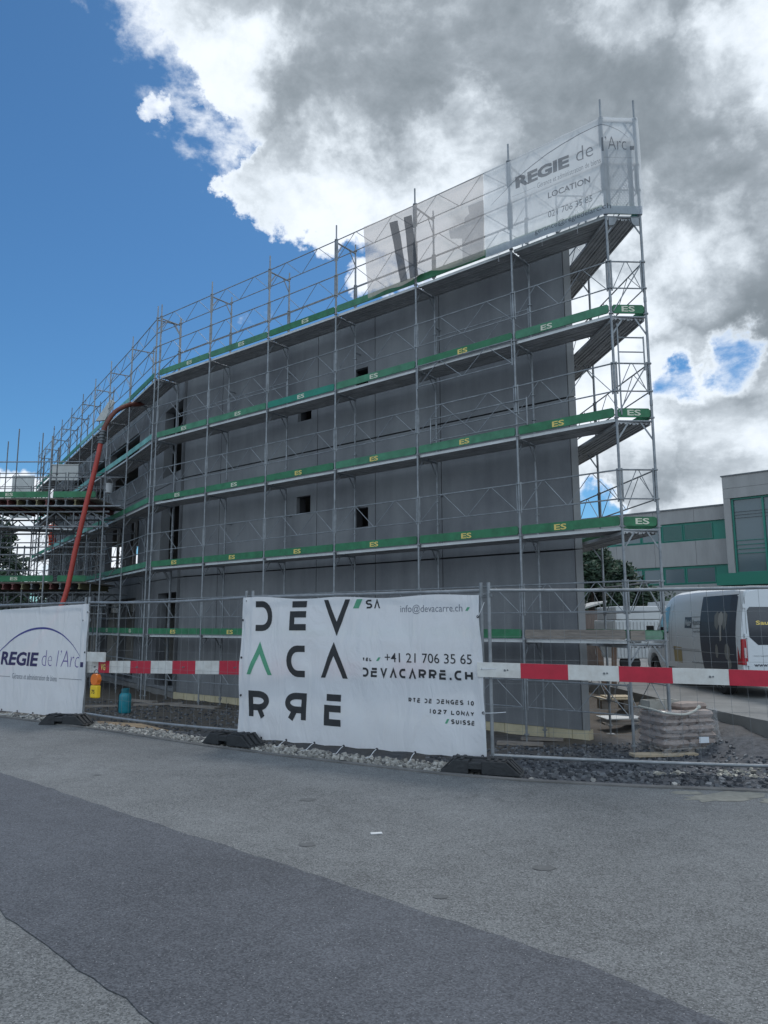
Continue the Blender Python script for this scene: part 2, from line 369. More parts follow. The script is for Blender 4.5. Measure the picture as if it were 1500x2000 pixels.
_tc = _t.nodes.new('ShaderNodeTexCoord'); _n = _t.nodes.new('ShaderNodeTexNoise'); _n.inputs['Scale'].default_value = .8; _n.inputs['Detail'].default_value = 7; _t.links.new(_tc.outputs['Object'], _n.inputs['Vector'])
_sx = _t.nodes.new('ShaderNodeSeparateXYZ'); _t.links.new(_tc.outputs['Object'], _sx.inputs[0])
_m1 = _t.nodes.new('ShaderNodeMath'); _m1.operation = 'MULTIPLY_ADD'; _t.links.new(_sx.outputs[1], _m1.inputs[0]); _m1.inputs[1].default_value = .10; _m1.inputs[2].default_value = -1.35
_m2 = _t.nodes.new('ShaderNodeMath'); _m2.operation = 'ADD'; _t.links.new(_m1.outputs[0], _m2.inputs[0]); _t.links.new(_n.outputs['Fac'], _m2.inputs[1])
_mr = _t.nodes.new('ShaderNodeMapRange'); _t.links.new(_m2.outputs[0], _mr.inputs[0]); _mr.inputs[1].default_value = .35; _mr.inputs[2].default_value = .75
_mx = _t.nodes.new('ShaderNodeMix'); _mx.data_type = 'RGBA'; _t.links.new(_mr.outputs[0], _mx.inputs[0]); _t.links.new(_old, _mx.inputs[6]); _mx.inputs[7].default_value = (.085, .070, .055, 1); _t.links.new(_mx.outputs[2], _b.inputs['Base Color'])
ground = struct(g.build('ground', gm, smooth=True))
# road --------------------------------------------------------------
def asphalt(name, c0, c1, grain, speck, crack=0.):
    m = bpy.data.materials.new(name); m.use_nodes = True; t = m.node_tree; b = t.nodes['Principled BSDF']
    b.inputs['Roughness'].default_value = .82; b.inputs['Specular IOR Level'].default_value = .45
    tcn = t.nodes.new('ShaderNodeTexCoord'); O = tcn.outputs['Object']
    def N(sc, det=4, ro=.6, dist=0):
        n = t.nodes.new('ShaderNodeTexNoise'); n.inputs['Scale'].default_value = sc; n.inputs['Detail'].default_value = det; n.inputs['Roughness'].default_value = ro; n.inputs['Distortion'].default_value = dist
        t.links.new(O, n.inputs['Vector']); return n.outputs['Fac']
    def mm(op, x, y):
        n = t.nodes.new('ShaderNodeMath'); n.operation = op
        for i, v in enumerate((x, y)):
            if isinstance(v, (int, float)): n.inputs[i].default_value = v
            else: t.links.new(v, n.inputs[i])
        return n.outputs[0]
    def mr(v, a, b_, lo, hi):
        n = t.nodes.new('ShaderNodeMapRange'); t.links.new(v, n.inputs[0])
        for i, q in enumerate((a, b_, lo, hi)): n.inputs[i + 1].default_value = q
        return n.outputs[0]
    big = N(.45, 6, .6); mid = N(5, 6, .7); fine = N(62, 3, .9)
    vc = t.nodes.new('ShaderNodeTexVoronoi'); vc.inputs['Scale'].default_value = 125; t.links.new(O, vc.inputs['Vector'])
    sep = t.nodes.new('ShaderNodeSeparateColor'); t.links.new(vc.outputs['Color'], sep.inputs[0])
    gr_ = mm('ADD', mm('MULTIPLY', fine, .35), mm('MULTIPLY', sep.outputs[0], .65))
    s = mm('ADD', mm('ADD', mm('MULTIPLY', big, .52), mm('MULTIPLY', mid, .26)), mm('MULTIPLY', gr_, grain * .62))
    r = t.nodes.new('ShaderNodeValToRGB'); t.links.new(s, r.inputs[0])
    tot = .39 + grain * .31
    r.color_ramp.elements[0].position = tot - .22; r.color_ramp.elements[0].color = (*c0, 1)
    r.color_ramp.elements[1].position = tot + .22; r.color_ramp.elements[1].color = (*c1, 1)
    vo = t.nodes.new('ShaderNodeTexVoronoi'); vo.inputs['Scale'].default_value = 75; t.links.new(O, vo.inputs['Vector'])
    sp = mm('MULTIPLY', mr(vo.outputs['Distance'], .10, .26, 1, 0), mr(N(38, 2, .5), .56, .64, 0, speck))
    mx = t.nodes.new('ShaderNodeMix'); mx.data_type = 'RGBA'; t.links.new(sp, mx.inputs[0]); t.links.new(r.outputs[0], mx.inputs[6]); mx.inputs[7].default_value = (.62, .62, .62, 1)
    out = mx.outputs[2]
    if crack:
        dv = t.nodes.new('ShaderNodeVectorMath'); dv.operation = 'ADD'; t.links.new(O, dv.inputs[0])
        nz = t.nodes.new('ShaderNodeTexNoise'); nz.inputs['Scale'].default_value = 3.5; nz.inputs['Detail'].default_value = 6; t.links.new(O, nz.inputs['Vector'])
        sc = t.nodes.new('ShaderNodeVectorMath'); sc.operation = 'SCALE'; sc.inputs['Scale'].default_value = .55; t.links.new(nz.outputs['Color'], sc.inputs[0]); t.links.new(sc.outputs[0], dv.inputs[1])
        v2 = t.nodes.new('ShaderNodeTexVoronoi'); v2.feature = 'DISTANCE_TO_EDGE'; v2.inputs['Scale'].default_value = .55; t.links.new(dv.outputs[0], v2.inputs['Vector'])
        cm = mm('MULTIPLY', mr(v2.outputs['Distance'], .002, .012, 1, 0), mr(N(.8, 2, .5), .50, .58, 0, crack))
        m2 = t.nodes.new('ShaderNodeMix'); m2.data_type = 'RGBA'; t.links.new(cm, m2.inputs[0]); t.links.new(out, m2.inputs[6]); m2.inputs[7].default_value = (.045, .045, .048, 1); out = m2.outputs[2]
    t.links.new(out, b.inputs['Base Color'])
    bp = t.nodes.new('ShaderNodeBump'); bp.inputs['Strength'].default_value = .55; bp.inputs['Distance'].default_value = .006
    t.links.new(mm('ADD', fine, mm('MULTIPLY', vo.outputs['Distance'], .5)), bp.inputs['Height']); t.links.new(bp.outputs[0], b.inputs['Normal'])
    return m
old = asphalt('old_asphalt', (.058, .061, .062), (.205, .212, .212), 1.0, .8, .30)
new = asphalt('new_asphalt', (.030, .033, .040), (.112, .119, .134), .9, .5)
rd = MB(); kp = [(x, y - .13, 0) for x, y in KERB]; n = len(kp)
lo = [(x, -120, 0) for x, y, z in kp]
rd.v = kp + lo; rd.f = [(i, i + n, i + n + 1, i + 1) for i in range(n - 1)]
road = struct(rd.build('road', old))
kb = MB()
for (x0, y0), (x1, y1) in zip(KERB[1:-1], KERB[2:-1]):
    kb.hexa([(x0, y0 - .135, -.3), (x1, y1 - .135, -.3), (x1, y1 - .02, -.3), (x0, y0 - .02, -.3), (x0, y0 - .135, .014), (x1, y1 - .135, .014), (x1, y1 - .02, .010), (x0, y0 - .02, .010)])
kerb = struct(kb.build('kerb', mat('kerb_concrete', (.13, .125, .12), .9, var=.35, vscale=2.5, bump=.3)))
up = [(-9.5, 13.2), (-4.75, 8.72), (-4.1, 8.1), (-3.45, 7.54), (-2.11, 6.31), (-.68, 5.06), (.27, 4.19), (.89, 3.65), (1.33, 3.12), (2.9, 1.3), (6, -2.5)]
dn = [(-12.6, 13.2), (-6, 7.9), (-3.4, 5.5), (-2.11, 4.28), (-1.58, 3.77), (-.9, 3.14), (.6, 1.4), (3.6, -2.5)]
pm = MB()
def dense(l, j=.012):
    o = []
    for a, b in zip(l, l[1:]):
        k = max(1, int(math.dist(a, b) / .12))
        o += [(a[0] + (b[0] - a[0]) * i / k + random.uniform(-j, j), a[1] + (b[1] - a[1]) * i / k + random.uniform(-j, j)) for i in range(k)]
    return o + [l[-1]]
U_, D_ = dense(up), dense(dn)
pm.v = [(x, y, .004) for x, y in U_ + D_[::-1]]; pm.f = [tuple(range(len(pm.v)))]
patch = struct(pm.build('resurfaced_strip', new))
sm = MB()
stain_m = mat('tar_spot', (.090, .094, .095), .8, var=.2, vscale=20)
for px, py, r_ in [(600, 1562, .075), (601, 1650, .06), (1063, 1696, .07), (861, 1752, .045), (190, 1514, .04)]:
    d = _F + _Rr * ((px - 750) / FPX) - _U * ((py - 1000) / FPX); k = -EYE / d.z; c = d * k
    r_ *= .72; pts = [(c.x + r_ * 1.5 * math.cos(a) * random.uniform(.75, 1.1), c.y + r_ * 1.2 * math.sin(a) * random.uniform(.75, 1.1), .003) for a in (2 * math.pi * i / 14 for i in range(14))]
    sm.add(pts, [tuple(range(14))])
struct(sm.build('road_spots', stain_m))
sp = MB()
for i in range(7):
    cx, cy = 2.75 + .25 * i + random.uniform(-.1, .1), 7.0 - .07 * i + random.uniform(-.12, .12); r_ = random.uniform(.06, .16)
    sp.add([(cx + r_ * 2.2 * math.cos(a) * random.uniform(.6, 1.15), cy + r_ * math.sin(a) * random.uniform(.6, 1.15), .0022 + i * .0002) for a in (2 * math.pi * k / 18 for k in range(18))], [tuple(range(18))])
struct(sp.build('sand_dusting', mat('sand_dust', (.22, .215, .185), .95, var=.2, vscale=14)))
lm = MB()
d = _F + _Rr * ((735 - 750) / FPX) - _U * ((1629 - 1000) / FPX); c = d * (-EYE / d.z)
lm.box((c.x, c.y, .006), (.085, .035, .006), (V((.98, .2, 0)), V((-.2, .98, 0)), V((0, 0, 1))))
lone(lm, 'litter_scrap', mat('white_scrap', (.6, .6, .6), .7), 'small white scrap lying on the asphalt in front of the big banner', 'litter')
# paved yard behind the site ------------------------------------------------
LE = [(6.5, 9.2), (6.46, 12.7), (6.38, 13.13), (6.04, 16.15), (5.89, 19.2), (5.6, 24), (5.2, 40), (5.2, 300)]
yd = MB(); k = len(LE)
yd.v = [(x, y, -.10) for x, y in LE] + [(300, y, -.10) for x, y in LE] + [(x, y, -.8) for x, y in LE]
yd.f = [(i, i + k, i + k + 1, i + 1) for i in range(k - 1)] + [(i, i + 1, i + 1 + 2 * k, i + 2 * k) for i in range(k - 1)]
struct(yd.build('yard_pavement', mat('yard_concrete', (.19, .19, .185), .9, var=.2, vscale=1.2, bump=.1)))
# loose stones ----------------------------------------------------------------
def stones(n, region, size, flat, m, name, label, cat, seed):
    rnd = random.Random(seed); mb = MB(); c = 0
    while c < n:
        x, y = region(rnd)
        if x is None: continue
        z = site_z(x, y); s = size * rnd.uniform(.4, 1.6) ** 1.3; a = rnd.uniform(0, 6.28); tl = rnd.uniform(-.5, .5)
        ax = V((math.cos(a), math.sin(a), tl)).normalized(); ay = V((-math.sin(a), math.cos(a), rnd.uniform(-.4, .4))).normalized(); az = ax.cross(ay).normalized()
        h = s * flat * rnd.uniform(.5, 1.4); w = s * rnd.uniform(.5, .95)
        ring = []
        for t in range(5):
            aa = t * 1.2566 + rnd.uniform(-.35, .35); ring.append((math.cos(aa) * s * .5 * rnd.uniform(.7, 1.1), math.sin(aa) * w * .5 * rnd.uniform(.7, 1.1)))
        o = V((x, y, z + h * .25)); vs = [o + ax * p + ay * q - az * h * .5 for p, q in ring] + [o + ax * p * .8 + ay * q * .8 + az * h * .5 for p, q in ring]
        mb.add(vs, [(0, 1, 6, 5), (1, 2, 7, 6), (2, 3, 8, 7), (3, 4, 9, 8), (4, 0, 5, 9), (5, 6, 7, 8, 9)]); c += 1
    o = mb.build(name, m); return tag(o, label, cat, kind='stuff')
def isl(name, lo_, hi_, sc):      # per-stone colour
    m = bpy.data.materials.new(name); m.use_nodes = True; t = m.node_tree; b = t.nodes['Principled BSDF']; b.inputs['Roughness'].default_value = .75
    g_ = t.nodes.new('ShaderNodeNewGeometry'); r = t.nodes.new('ShaderNodeValToRGB'); t.links.new(g_.outputs['Random Per Island'], r.inputs[0])
    r.color_ramp.elements[0].color = (*lo_, 1); r.color_ramp.elements[1].color = (*hi_, 1); r.color_ramp.elements[0].position = sc
    t.links.new(r.outputs[0], b.inputs['Base Color']); return m
def reg_slate(r):
    if r.random() < .62:
        y = 7.1 + r.random() ** 1.5 * 7; x = r.uniform(.7, 6.5 if y < 12 else 5.8)
    else:
        y = r.uniform(9.6, 22); x = r.uniform(-.47 * y - .3, -.12 * y)
    d = y - kerb_y(x)
    if d < .06: return None, None
    if y > 13.9 - .79 * (x - 4.9) and x < 4: return None, None
    return x, y
stones(11000, reg_slate, .055, .38, isl('slate_chips', (.030, .033, .040), (.17, .175, .185), .30), 'slate_chippings', 'dark blue grey slate chippings spread over the building site', 'gravel', 3)
def reg_peb(r):
    x = r.uniform(-9, 1.0); d = r.uniform(.03, .50) + .1 * mnoise.noise(V((x, 0, 0)))
    if r.random() < .004: x = r.uniform(1, 4.2); d = r.uniform(.03, .25)
    return x, kerb_y(x) + d / .85
stones(6500, reg_peb, .046, .62, isl('pale_pebbles', (.13, .125, .118), (.44, .42, .385), 0), 'pale_pebble_strip', 'strip of pale rounded pebbles along the road edge under the fence', 'pebbles', 5)
def reg_pile(r):
    a = r.uniform(0, 6.28); q = r.random() ** .6
    if r.random() < .75: return 5.55 + math.cos(a) * q * .95, 10.6 + math.sin(a) * q * 1.0
    return 3.15 + math.cos(a) * q * .3, 8.6 + math.sin(a) * q * .25
stones(900, reg_pile, .06, .5, isl('sandy_rubble', (.16, .15, .13), (.50, .47, .40), 0), 'sandy_rubble', 'pale sandy rubble scattered on the dark gravel behind the right fence panel', 'rubble', 8)
sb = MB(); pts = []
for i in range(22):
    a = 2 * math.pi * i / 22; q = random.uniform(.8, 1.15); pts.append((-4.05 + math.cos(a) * .95 * q, 12.55 + math.sin(a) * .5 * q))
sb.add([(-4.05, 12.55, site_z(-4.05, 12.55) + .07)] + [(x, y, site_z(x, y) + .012) for x, y in pts], [(0, i + 1, (i + 1) % 22 + 1) for i in range(22)])
tag(sb.build('sand_patch', mat('ochre_sand', (.30, .22, .14), .95, var=.3, vscale=8, bump=.4), smooth=True), 'ochre sand patch spread on the gravel beside the gas bottle', 'sand', kind='stuff')

# ================================================================== building shell
u1 = V((-.7757, .6311, 0)); n1_ = V((.6311, .7757, 0))          # along the front wall, into the building
PG = V((4.24, 12.90, 0)); PA = V((-7.06, 22.08, 0)); u1 = (PA - PG).normalized(); n1_ = V((u1.y, -u1.x, 0))
if n1_.y < 0: n1_ = -n1_
u2 = V((-.559, .829, 0)); n2_ = V((.829, .559, 0)); PA2 = V((-7.22, 22.2, 0))
WALL = 1.02
B0 = PG + n1_ * WALL; C0 = PA2 + n2_ * WALL
# junction of both wall planes
den = u1.x * u2.y - u1.y * u2.x
dd = C0 - B0; SJ = (dd.x * u2.y - dd.y * u2.x) / den; J = B0 + u1 * SJ; TJ = (J - C0).dot(u2)
Rd = V((-.118, .993, 0)).normalized(); Rn = V((-Rd.y, Rd.x, 0))
bld = thing('building_shell', (B0.x, B0.y, -.72), 'unfinished wedge-shaped building shell with tall plain grey rendered walls behind the scaffolds', 'building')
def wallmesh(O, u, n, s0, s1, z0, z1, th, holes):
    """wall slab with rectangular holes, O origin on the outer face, n points inwards"""
    S = sorted({s0, s1, *[min(max(h[i], s0), s1) for h in holes for i in (0, 1)]}); Z = sorted({z0, z1, *[min(max(h[i], z0), z1) for h in holes for i in (2, 3)]})
    S = [a for i, a in enumerate(S) if i == 0 or a - S[i - 1] > 1e-5]; Z = [a for i, a in enumerate(Z) if i == 0 or a - Z[i - 1] > 1e-5]
    mb = MB()
    def solid(i, j):
        if i < 0 or j < 0 or i >= len(S) - 1 or j >= len(Z) - 1: return False
        s, z = (S[i] + S[i + 1]) / 2, (Z[j] + Z[j + 1]) / 2
        return not any(h[0] < s < h[1] and h[2] < z < h[3] for h in holes)
    def P(s, z, d): return O + u * s + V((0, 0, z)) + n * d
    for i in range(len(S) - 1):
        for j in range(len(Z) - 1):
            if not solid(i, j): continue
            a, b, c, d = S[i], S[i + 1], Z[j], Z[j + 1]
            for t in (0, th): mb.add([P(a, c, t), P(b, c, t), P(b, d, t), P(a, d, t)], [(0, 1, 2, 3)])
            for (di, dj, q) in ((-1, 0, (a, c, a, d)), (1, 0, (b, c, b, d)), (0, -1, (a, c, b, c)), (0, 1, (a, d, b, d))):
                if not solid(i + di, j + dj):
                    s_, z_, s2, z2 = q; mb.add([P(s_, z_, 0), P(s2, z2, 0), P(s2, z2, th), P(s_, z_, th)], [(0, 1, 2, 3)])
    bm = bmesh.new(); bv = [bm.verts.new(v) for v in mb.v]
    for f in mb.f: bm.faces.new([bv[i] for i in f])
    bmesh.ops.remove_doubles(bm, verts=bm.verts, dist=1e-4)
    out = MB(); bm.verts.index_update(); out.add([v.co.copy() for v in bm.verts], [tuple(v.index for v in f.verts) for f in bm.faces]); bm.free()
    return out
ZF = [-.50, 3.0, 6.15, 9.62]
FH = [(6.80, 7.27, 7.35, 8.07), (8.82, 9.35, 7.05, 7.42), (8.82, 9.35, 4.48, 4.95), (6.80, 7.28, 3.93, 4.42)]
SB = [1.38, 4.58, 6.565, 8.58, 12.65, SJ - .16]
for i in range(5):
    for j in range(3):
        a, b, c, d = SB[i] + .010, SB[i + 1] - .010, ZF[j] + (.018 if j else 0), ZF[j + 1] - .018
        if i == 4: b = SB[5]
        wallmesh(B0, u1, n1_, a, b, c, d, .12, [h for h in FH if h[0] > SB[i] and h[1] < SB[i + 1] and h[2] >= ZF[j] and h[3] <= ZF[j + 1]]).build('wall_panel', panelm, bld)
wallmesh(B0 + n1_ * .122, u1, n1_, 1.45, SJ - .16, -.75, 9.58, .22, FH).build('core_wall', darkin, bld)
# corner return of the wedge tip
E0 = B0 + u1 * 1.36; 
tip = MB(); a_ = B0 + u1 * 1.365; b_ = B0 + u1 * 1.235 + n1_ * .035
for z0, z1 in ((-.5, 2.99), (3.01, 6.14), (6.16, 9.62)):
    q = [a_, b_, b_ + Rd * .5 - V((.03, 0, 0)), a_ + Rd * .45]
    tip.hexa([P3(p, z0) for p in q] + [P3(p, z1) for p in q])
tip.build('corner_panel', endm, bld)
# insulation skirt
wallmesh(B0 + n1_ * .015, u1, n1_, 1.26, SJ, -.95, -.50, .2, []).build('insulation_strip', insul, bld)
ij = MB()
for k in range(26):
    s = 1.6 + k * .5; ij.box(B0 + u1 * s + n1_ * .012 + V((0, 0, -.72)), (.008, .006, .42), (u1, n1_, V((0, 0, 1))))
ij.build('insulation_joint', mat('joint_shadow_gap', (.30, .25, .15), .9), bld)
# left wing wall with openings
LW = 23.0
def rib(z0, z1): return [(TJ + .25, 2.1, z0, z1), (3.05, 4.25, z0, z1), (4.75, 6.9, z0, z1), (7.1, 9.8, z0, z1), (10.3, 12.9, z0, z1), (13.4, 15.4, z0, z1), (15.9, 18.1, z0, z1), (18.6, 21.5, z0, z1)]
LH = [(TJ + .05, 2.1, 6.45, 8.8), (5.2, 9.8, 7.0, 8.8), (10.6, 13.8, 7.0, 8.8), (14.6, 17.6, 7.0, 8.8), (18.4, 21.4, 7.0, 8.8)] + \
     [(TJ + .05, 2.1, 3.3, 5.75)] + rib(3.45, 5.7)[2:] + [(TJ + .05, 2.1, -.4, 2.55)] + rib(-.4, 2.5)[2:]
LB = [TJ, 4.5, 10.1, 15.6, LW]
for i in range(4):
    for j in range(3):
        hs = [h for h in LH if h[1] > LB[i] and h[0] < LB[i + 1] and h[2] >= ZF[j] and h[3] <= ZF[j + 1]]
        wallmesh(C0, u2, n2_, LB[i] + (.008 if i else .004), LB[i + 1] - .008, ZF[j] + (.012 if j else 0), ZF[j + 1] - .012, .30, hs).build('wing_wall_panel', panelm, bld)
wallmesh(C0 + n2_ * .02, u2, n2_, TJ, LW, -.95, -.52, .2, []).build('plinth', concd, bld)
# window reveals: posts dividing the openings
mu = MB()
for t in (5.9, 8.4, 11.6, 14.4, 17.0):
    mu.box(C0 + u2 * t + n2_ * .2 + V((0, 0, 4.58)), (.10, .1, 2.22), (u2, n2_, V((0, 0, 1))))
mu.build('opening_post', concd, bld)
# slabs
tipP = B0 + u1 * 1.6 + n1_ * .36; endP = C0 + u2 * (LW - .3) + n2_ * .32; backP = B0 + u1 * 1.35 + Rd * 26
Jp = J + (n1_ + n2_).normalized() * .36
for z, th in ((2.78, .22), (5.93, .22), (9.02, .24), (-.9, .3)):
    mb = MB(); q = [tipP, backP + Rn * .4, endP, Jp] if False else [tipP, V((backP.x - .4, backP.y, 0)), endP, Jp]
    mb.hexa([P3(p, z) for p in q] + [P3(p, z + th) for p in q]); mb.build('floor_slab', concd, bld)
BH = [(6, 8, 3.6, 5.6), (11, 13, 3.6, 5.6), (16, 18, .2, 2.4)]
wallmesh(B0 + u1 * 1.30 + n1_ * .10, Rd, Rn, 0.45, 25, -.9, 9.3, .25, BH).build('rear_wall', concr, bld)
eu = V((endP.x - backP.x, endP.y - backP.y, 0)); el = eu.length; eu.normalize(); en = V((-eu.y, eu.x, 0))
def ex(x): return (backP.x - x)
EH = [(ex(-13.9) - .1, ex(-13.9) + .45, 4.95, 6.05), (ex(-14.55), ex(-14.55) + 1.9, 4.75, 5.30), (ex(-14.55), ex(-14.55) + 1.9, 5.38, 5.92),(ex(-12.9),ex(-12.9)+.5,4.1,4.8)]
wallmesh(V((backP.x, backP.y, 0)), eu, -en, .1, el - .1, -.9, 9.3, .2, EH).build('end_wall', concr, bld)
co = MB()
for t in (3, 8.6, 14, 19):
    for w_ in (3.2, 7.5):
        c = C0 + u2 * t + n2_ * w_
        for z0, z1 in ((-.6, 2.77), (3.01, 5.92), (6.16, 9.01)): co.box((c.x, c.y, (z0 + z1) / 2), (.3, .3, z1 - z0))
co.build('column', concr, bld)
# lower concrete beam in the left wing
bmB = MB(); bmB.box(C0 + u2 * 8.2 + n2_ * .55 + V((0, 0, 2.3)), (7.0, .3, .55), (u2, n2_, V((0, 0, 1)))); bmB.build('lintel_beam', concr, bld)
# ================================================================== scaffolds
LV = [1.24 + 2 * i for i in range(6)]
ZB = -.70
UP = V((0, 0, 1))
es_c = text2d('ES', bold=.02)
es_me = {}
def es_mesh(key, m):
    if key not in es_me:
        vs, fs = fit(es_c, -.125, -.055, .125, .055)
        me = bpy.data.meshes.new('lettering'); me.from_pydata([(x, 0, y) for x, y, z in vs], [], fs); me.materials.append(m); es_me[key] = me
    return es_me[key]
def standard(p, z0, z1, mats, parent, step=.5, r=.0242, plate=True):
    mb = MB(); mb.tube(P3(p, z0 + .12), P3(p, z1 - .38), r, 10)
    mb.tube(P3(p, z1 - .38), P3(p, z1), r * .78, 8)
    for L in LV:
        for dz in (0, .5, 1.03):
            z = L + dz
            if z0 + .2 < z < z1 - .1: mb.tube(P3(p, z - .012), P3(p, z + .012), .044, 10)
        zj = L + .28
        if zj < z1 - .5: mb.tube(P3(p, zj - .05), P3(p, zj + .05), .0285, 10)
    o = mb.build('standard', mats, parent, smooth=True)
    if plate:
        b = MB(); b.box(P3(p, z0 + .006), (.15, .15, .012)); b.tube(P3(p, z0), P3(p, z0 + .2), .017, 8); b.tube(P3(p, z0 + .16), P3(p, z0 + .185), .05, 6)
        b.build('base_plate', mats, o)
    return o
def lattice(p, q, zb, zt, m, parent, cut=.045, name='lattice_guardrail', flip=False, nv=4):
    p, q = V((p[0], p[1], 0)), V((q[0], q[1], 0)); d = (q - p); L = d.length; d.normalize(); a = p + d * cut; b = q - d * cut; l = (b - a).length
    mb = MB(); z = V((0, 0, 1))
    mb.tube(a + z * zt, b + z * zt, .0150, 6); mb.tube(a + z * zb, b + z * zb, .0135, 6)
    mb.tube(a + z * (zb - .05), a + z * (zt + .03), .0155, 6); mb.tube(b + z * (zb - .05), b + z * (zt + .03), .0155, 6)
    for i in range(nv):
        x0, x1 = l * i / nv, l * (i + 1) / nv; za, zc = (zb, zt) if (i % 2 == 0) != flip else (zt, zb)
        mb.tube(a + d * (x0 + .02) + z * za, a + d * (x1 - .02) + z * zc, .0080, 5)
    return mb.build(name, m, parent, smooth=True)
def deck(p, q, n, z, parent, off=.05, w=.64, m=None, planks=2, c0=.03, c1=.03):
    """ribbed steel planks from p to q, lying inwards along n"""
    p, q = V((p[0], p[1], 0)), V((q[0], q[1], 0)); d = (q - p).normalized(); L = (q - p).length; mb = MB(); pw = w / planks
    for k in range(planks):
        o = off + k * pw + .004; ww = pw - .008
        prof = [(o, -.006), (o + ww, -.006), (o + ww, -.062), (o + ww - .022, -.062), (o + ww - .022, -.03)]
        nb = 3
        for i in range(nb):
            s1 = o + ww - .022 - (ww - .044) * (i + .30) / nb; s2 = o + ww - .022 - (ww - .044) * (i + .62) / nb
            prof += [(s1 + .012, -.03), (s1, -.052), (s2, -.052), (s2 - .012, -.03)]
        prof += [(o + .022, -.03), (o + .022, -.062), (o, -.062)]
        mb.prism([p + d * c0 + n * a + V((0, 0, z + b)) for a, b in prof], d * (L - c0 - c1))
    o_ = mb.build('deck', m or decku, parent)
    e_ = MB(); e_.prism([p + d * c0 + n * a + V((0, 0, z + b)) for a, b in ((off - .006, -.002), (off - .002, -.002), (off - .002, -.06), (off - .006, -.06))], d * (L - c0 - c1)); e_.build('lit_edge_strip', edge_lit, o_)  # added pale strip, painted as the deck edge catching light
    return o_
def toeboard(p, q, n, z, m, parent, text=None, pos=.5, h=.170, z0=.012, gap=.04, off=0.0, tz=.5):
    p, q = V((p[0], p[1], 0)), V((q[0], q[1], 0)); d = (q - p).normalized(); L = (q - p).length
    mb = MB(); a = p + d * gap + n * off; b = q - d * gap + n * off; ch = .03
    poly = [a + UP * (z + z0 + ch), a + d * ch + UP * (z + z0), b - d * ch + UP * (z + z0), b + UP * (z + z0 + ch), b + UP * (z + z0 + h - ch), b - d * ch + UP * (z + z0 + h), a + d * ch + UP * (z + z0 + h), a + UP * (z + z0 + h - ch)]
    mb.prism([v - n * .015 for v in poly], n * .03)
    o = mb.build('toe_board', m, parent)
    if text:
        t = bpy.data.objects.new('lettering', es_mesh(text, {'y': yel, 'c': cream}[text])); COL.objects.link(t); t.parent = o
        c = p + d * (L * pos) + n * (off - .0185) + UP * (z + z0 + h * tz)
        x = d if d.cross(-n).z < 0 else -d
        # readable from outside: text x axis = direction such that x × up = outward(-n)
        x = d if (d.cross(UP)).dot(-n) > 0 else -d
        o0 = parent.location
        rot = Matrix(((x.x, n.x, 0), (x.y, n.y, 0), (x.z, n.z, 1))).to_4x4()
        t.matrix_local = Matrix.Translation(c - o0) @ rot
    return o
def transom(p, q, z, m, parent, brace=True):
    p, q = V((p[0], p[1], 0)), V((q[0], q[1], 0)); d = (q - p).normalized(); L = (q - p).length; mb = MB()
    mb.tube(p + UP * (z - .07), q + UP * (z - .07), .0215, 8)
    if brace:
        for a, s in ((p, 1), (q, -1)):
            mb.prism([a + d * s * .015 + UP * (z - .42), a + d * s * .015 + UP * (z - .37), a + d * s * .20 + UP * (z - .09), a + d * s * .235 + UP * (z - .09)], V((-d.y, d.x, 0)) * .012)
    return mb.build('transom', m, parent)

# ---------------- front scaffold
FO = [V((-7.06, 22.08, 0)), V((-5.09, 20.52, 0)), V((-3.13, 18.98, 0)), V((-1.19, 17.42, 0)), V((.75, 15.83, 0)), V((2.67, 14.23, 0)), V((4.24, 12.90, 0))]
IW = .74
fs = thing('front_scaffold', (-1.19, 17.42, ZB), 'tall galvanized scaffold with dark green toe boards in front of the flat grey wall', 'scaffold')
FI = [p + n1_ * IW for p in FO]
FI[6] = FO[6] + n1_ * IW
for i, (o, ii) in enumerate(zip(FO, FI)):
    standard(o, ZB, 11.64, galv, fs)
    if i < 6: standard(ii, ZB, 11.42, galv, fs)
    for L in range(6):
        if i < 6: transom(o, ii, LV[L], galv, fs)
random.seed(11)
posx = {4: [.62, .56, .57, .55, .5, .5], 3: [.56, .53, .52, .50, .50, .36], 2: [.48, .5, .5, .5, .5, .44], 1: [.47, .5, .5, .5, .5, .42], 0: [.5, .5, .5, .5, .5, .5]}
for b in range(6):
    p, q = FO[b], FO[b + 1]
    for L in range(5):
        z = LV[L]
        deck(p, q, n1_, z, fs)
        if b == 5 and L == 0:
            toeboard(p, q, n1_, z, wood, fs, None, h=.17)
        else:
            mm_ = green
            if L == 3 and b == 2: mm_ = teal
            elif L >= 3 and b in (0, 1, 3): mm_ = greenb
            elif random.random() < .25: mm_ = greenb
            tx = 'y' if (L <= 1 or (L == 2 and b > 1) or (L == 3 and b == 4)) else 'c'
            if L == 4 and b > 2: tx = None
            toeboard(p, q, n1_, z, mm_, fs, tx, posx[L][b], z0=.02 if L < 4 else .035, tz=.45)
        lattice(p, q, z + .50, z + 1.03, galv, fs, flip=False)
    lattice(p, q, LV[4] + 1.48, LV[4] + 1.98, galv, fs)
    lattice(p, q, LV[0] - 1.27, LV[0] - .77, galv, fs)
    if b < 5:
        lattice(FI[b], FI[b + 1], LV[4] + .50, LV[4] + 1.0, galv, fs, name='inner_guardrail')
        if b in (0, 1, 4): lattice(FI[b], FI[b + 1], LV[3] + .42, LV[3] + .95, galv, fs, name='inner_guardrail')
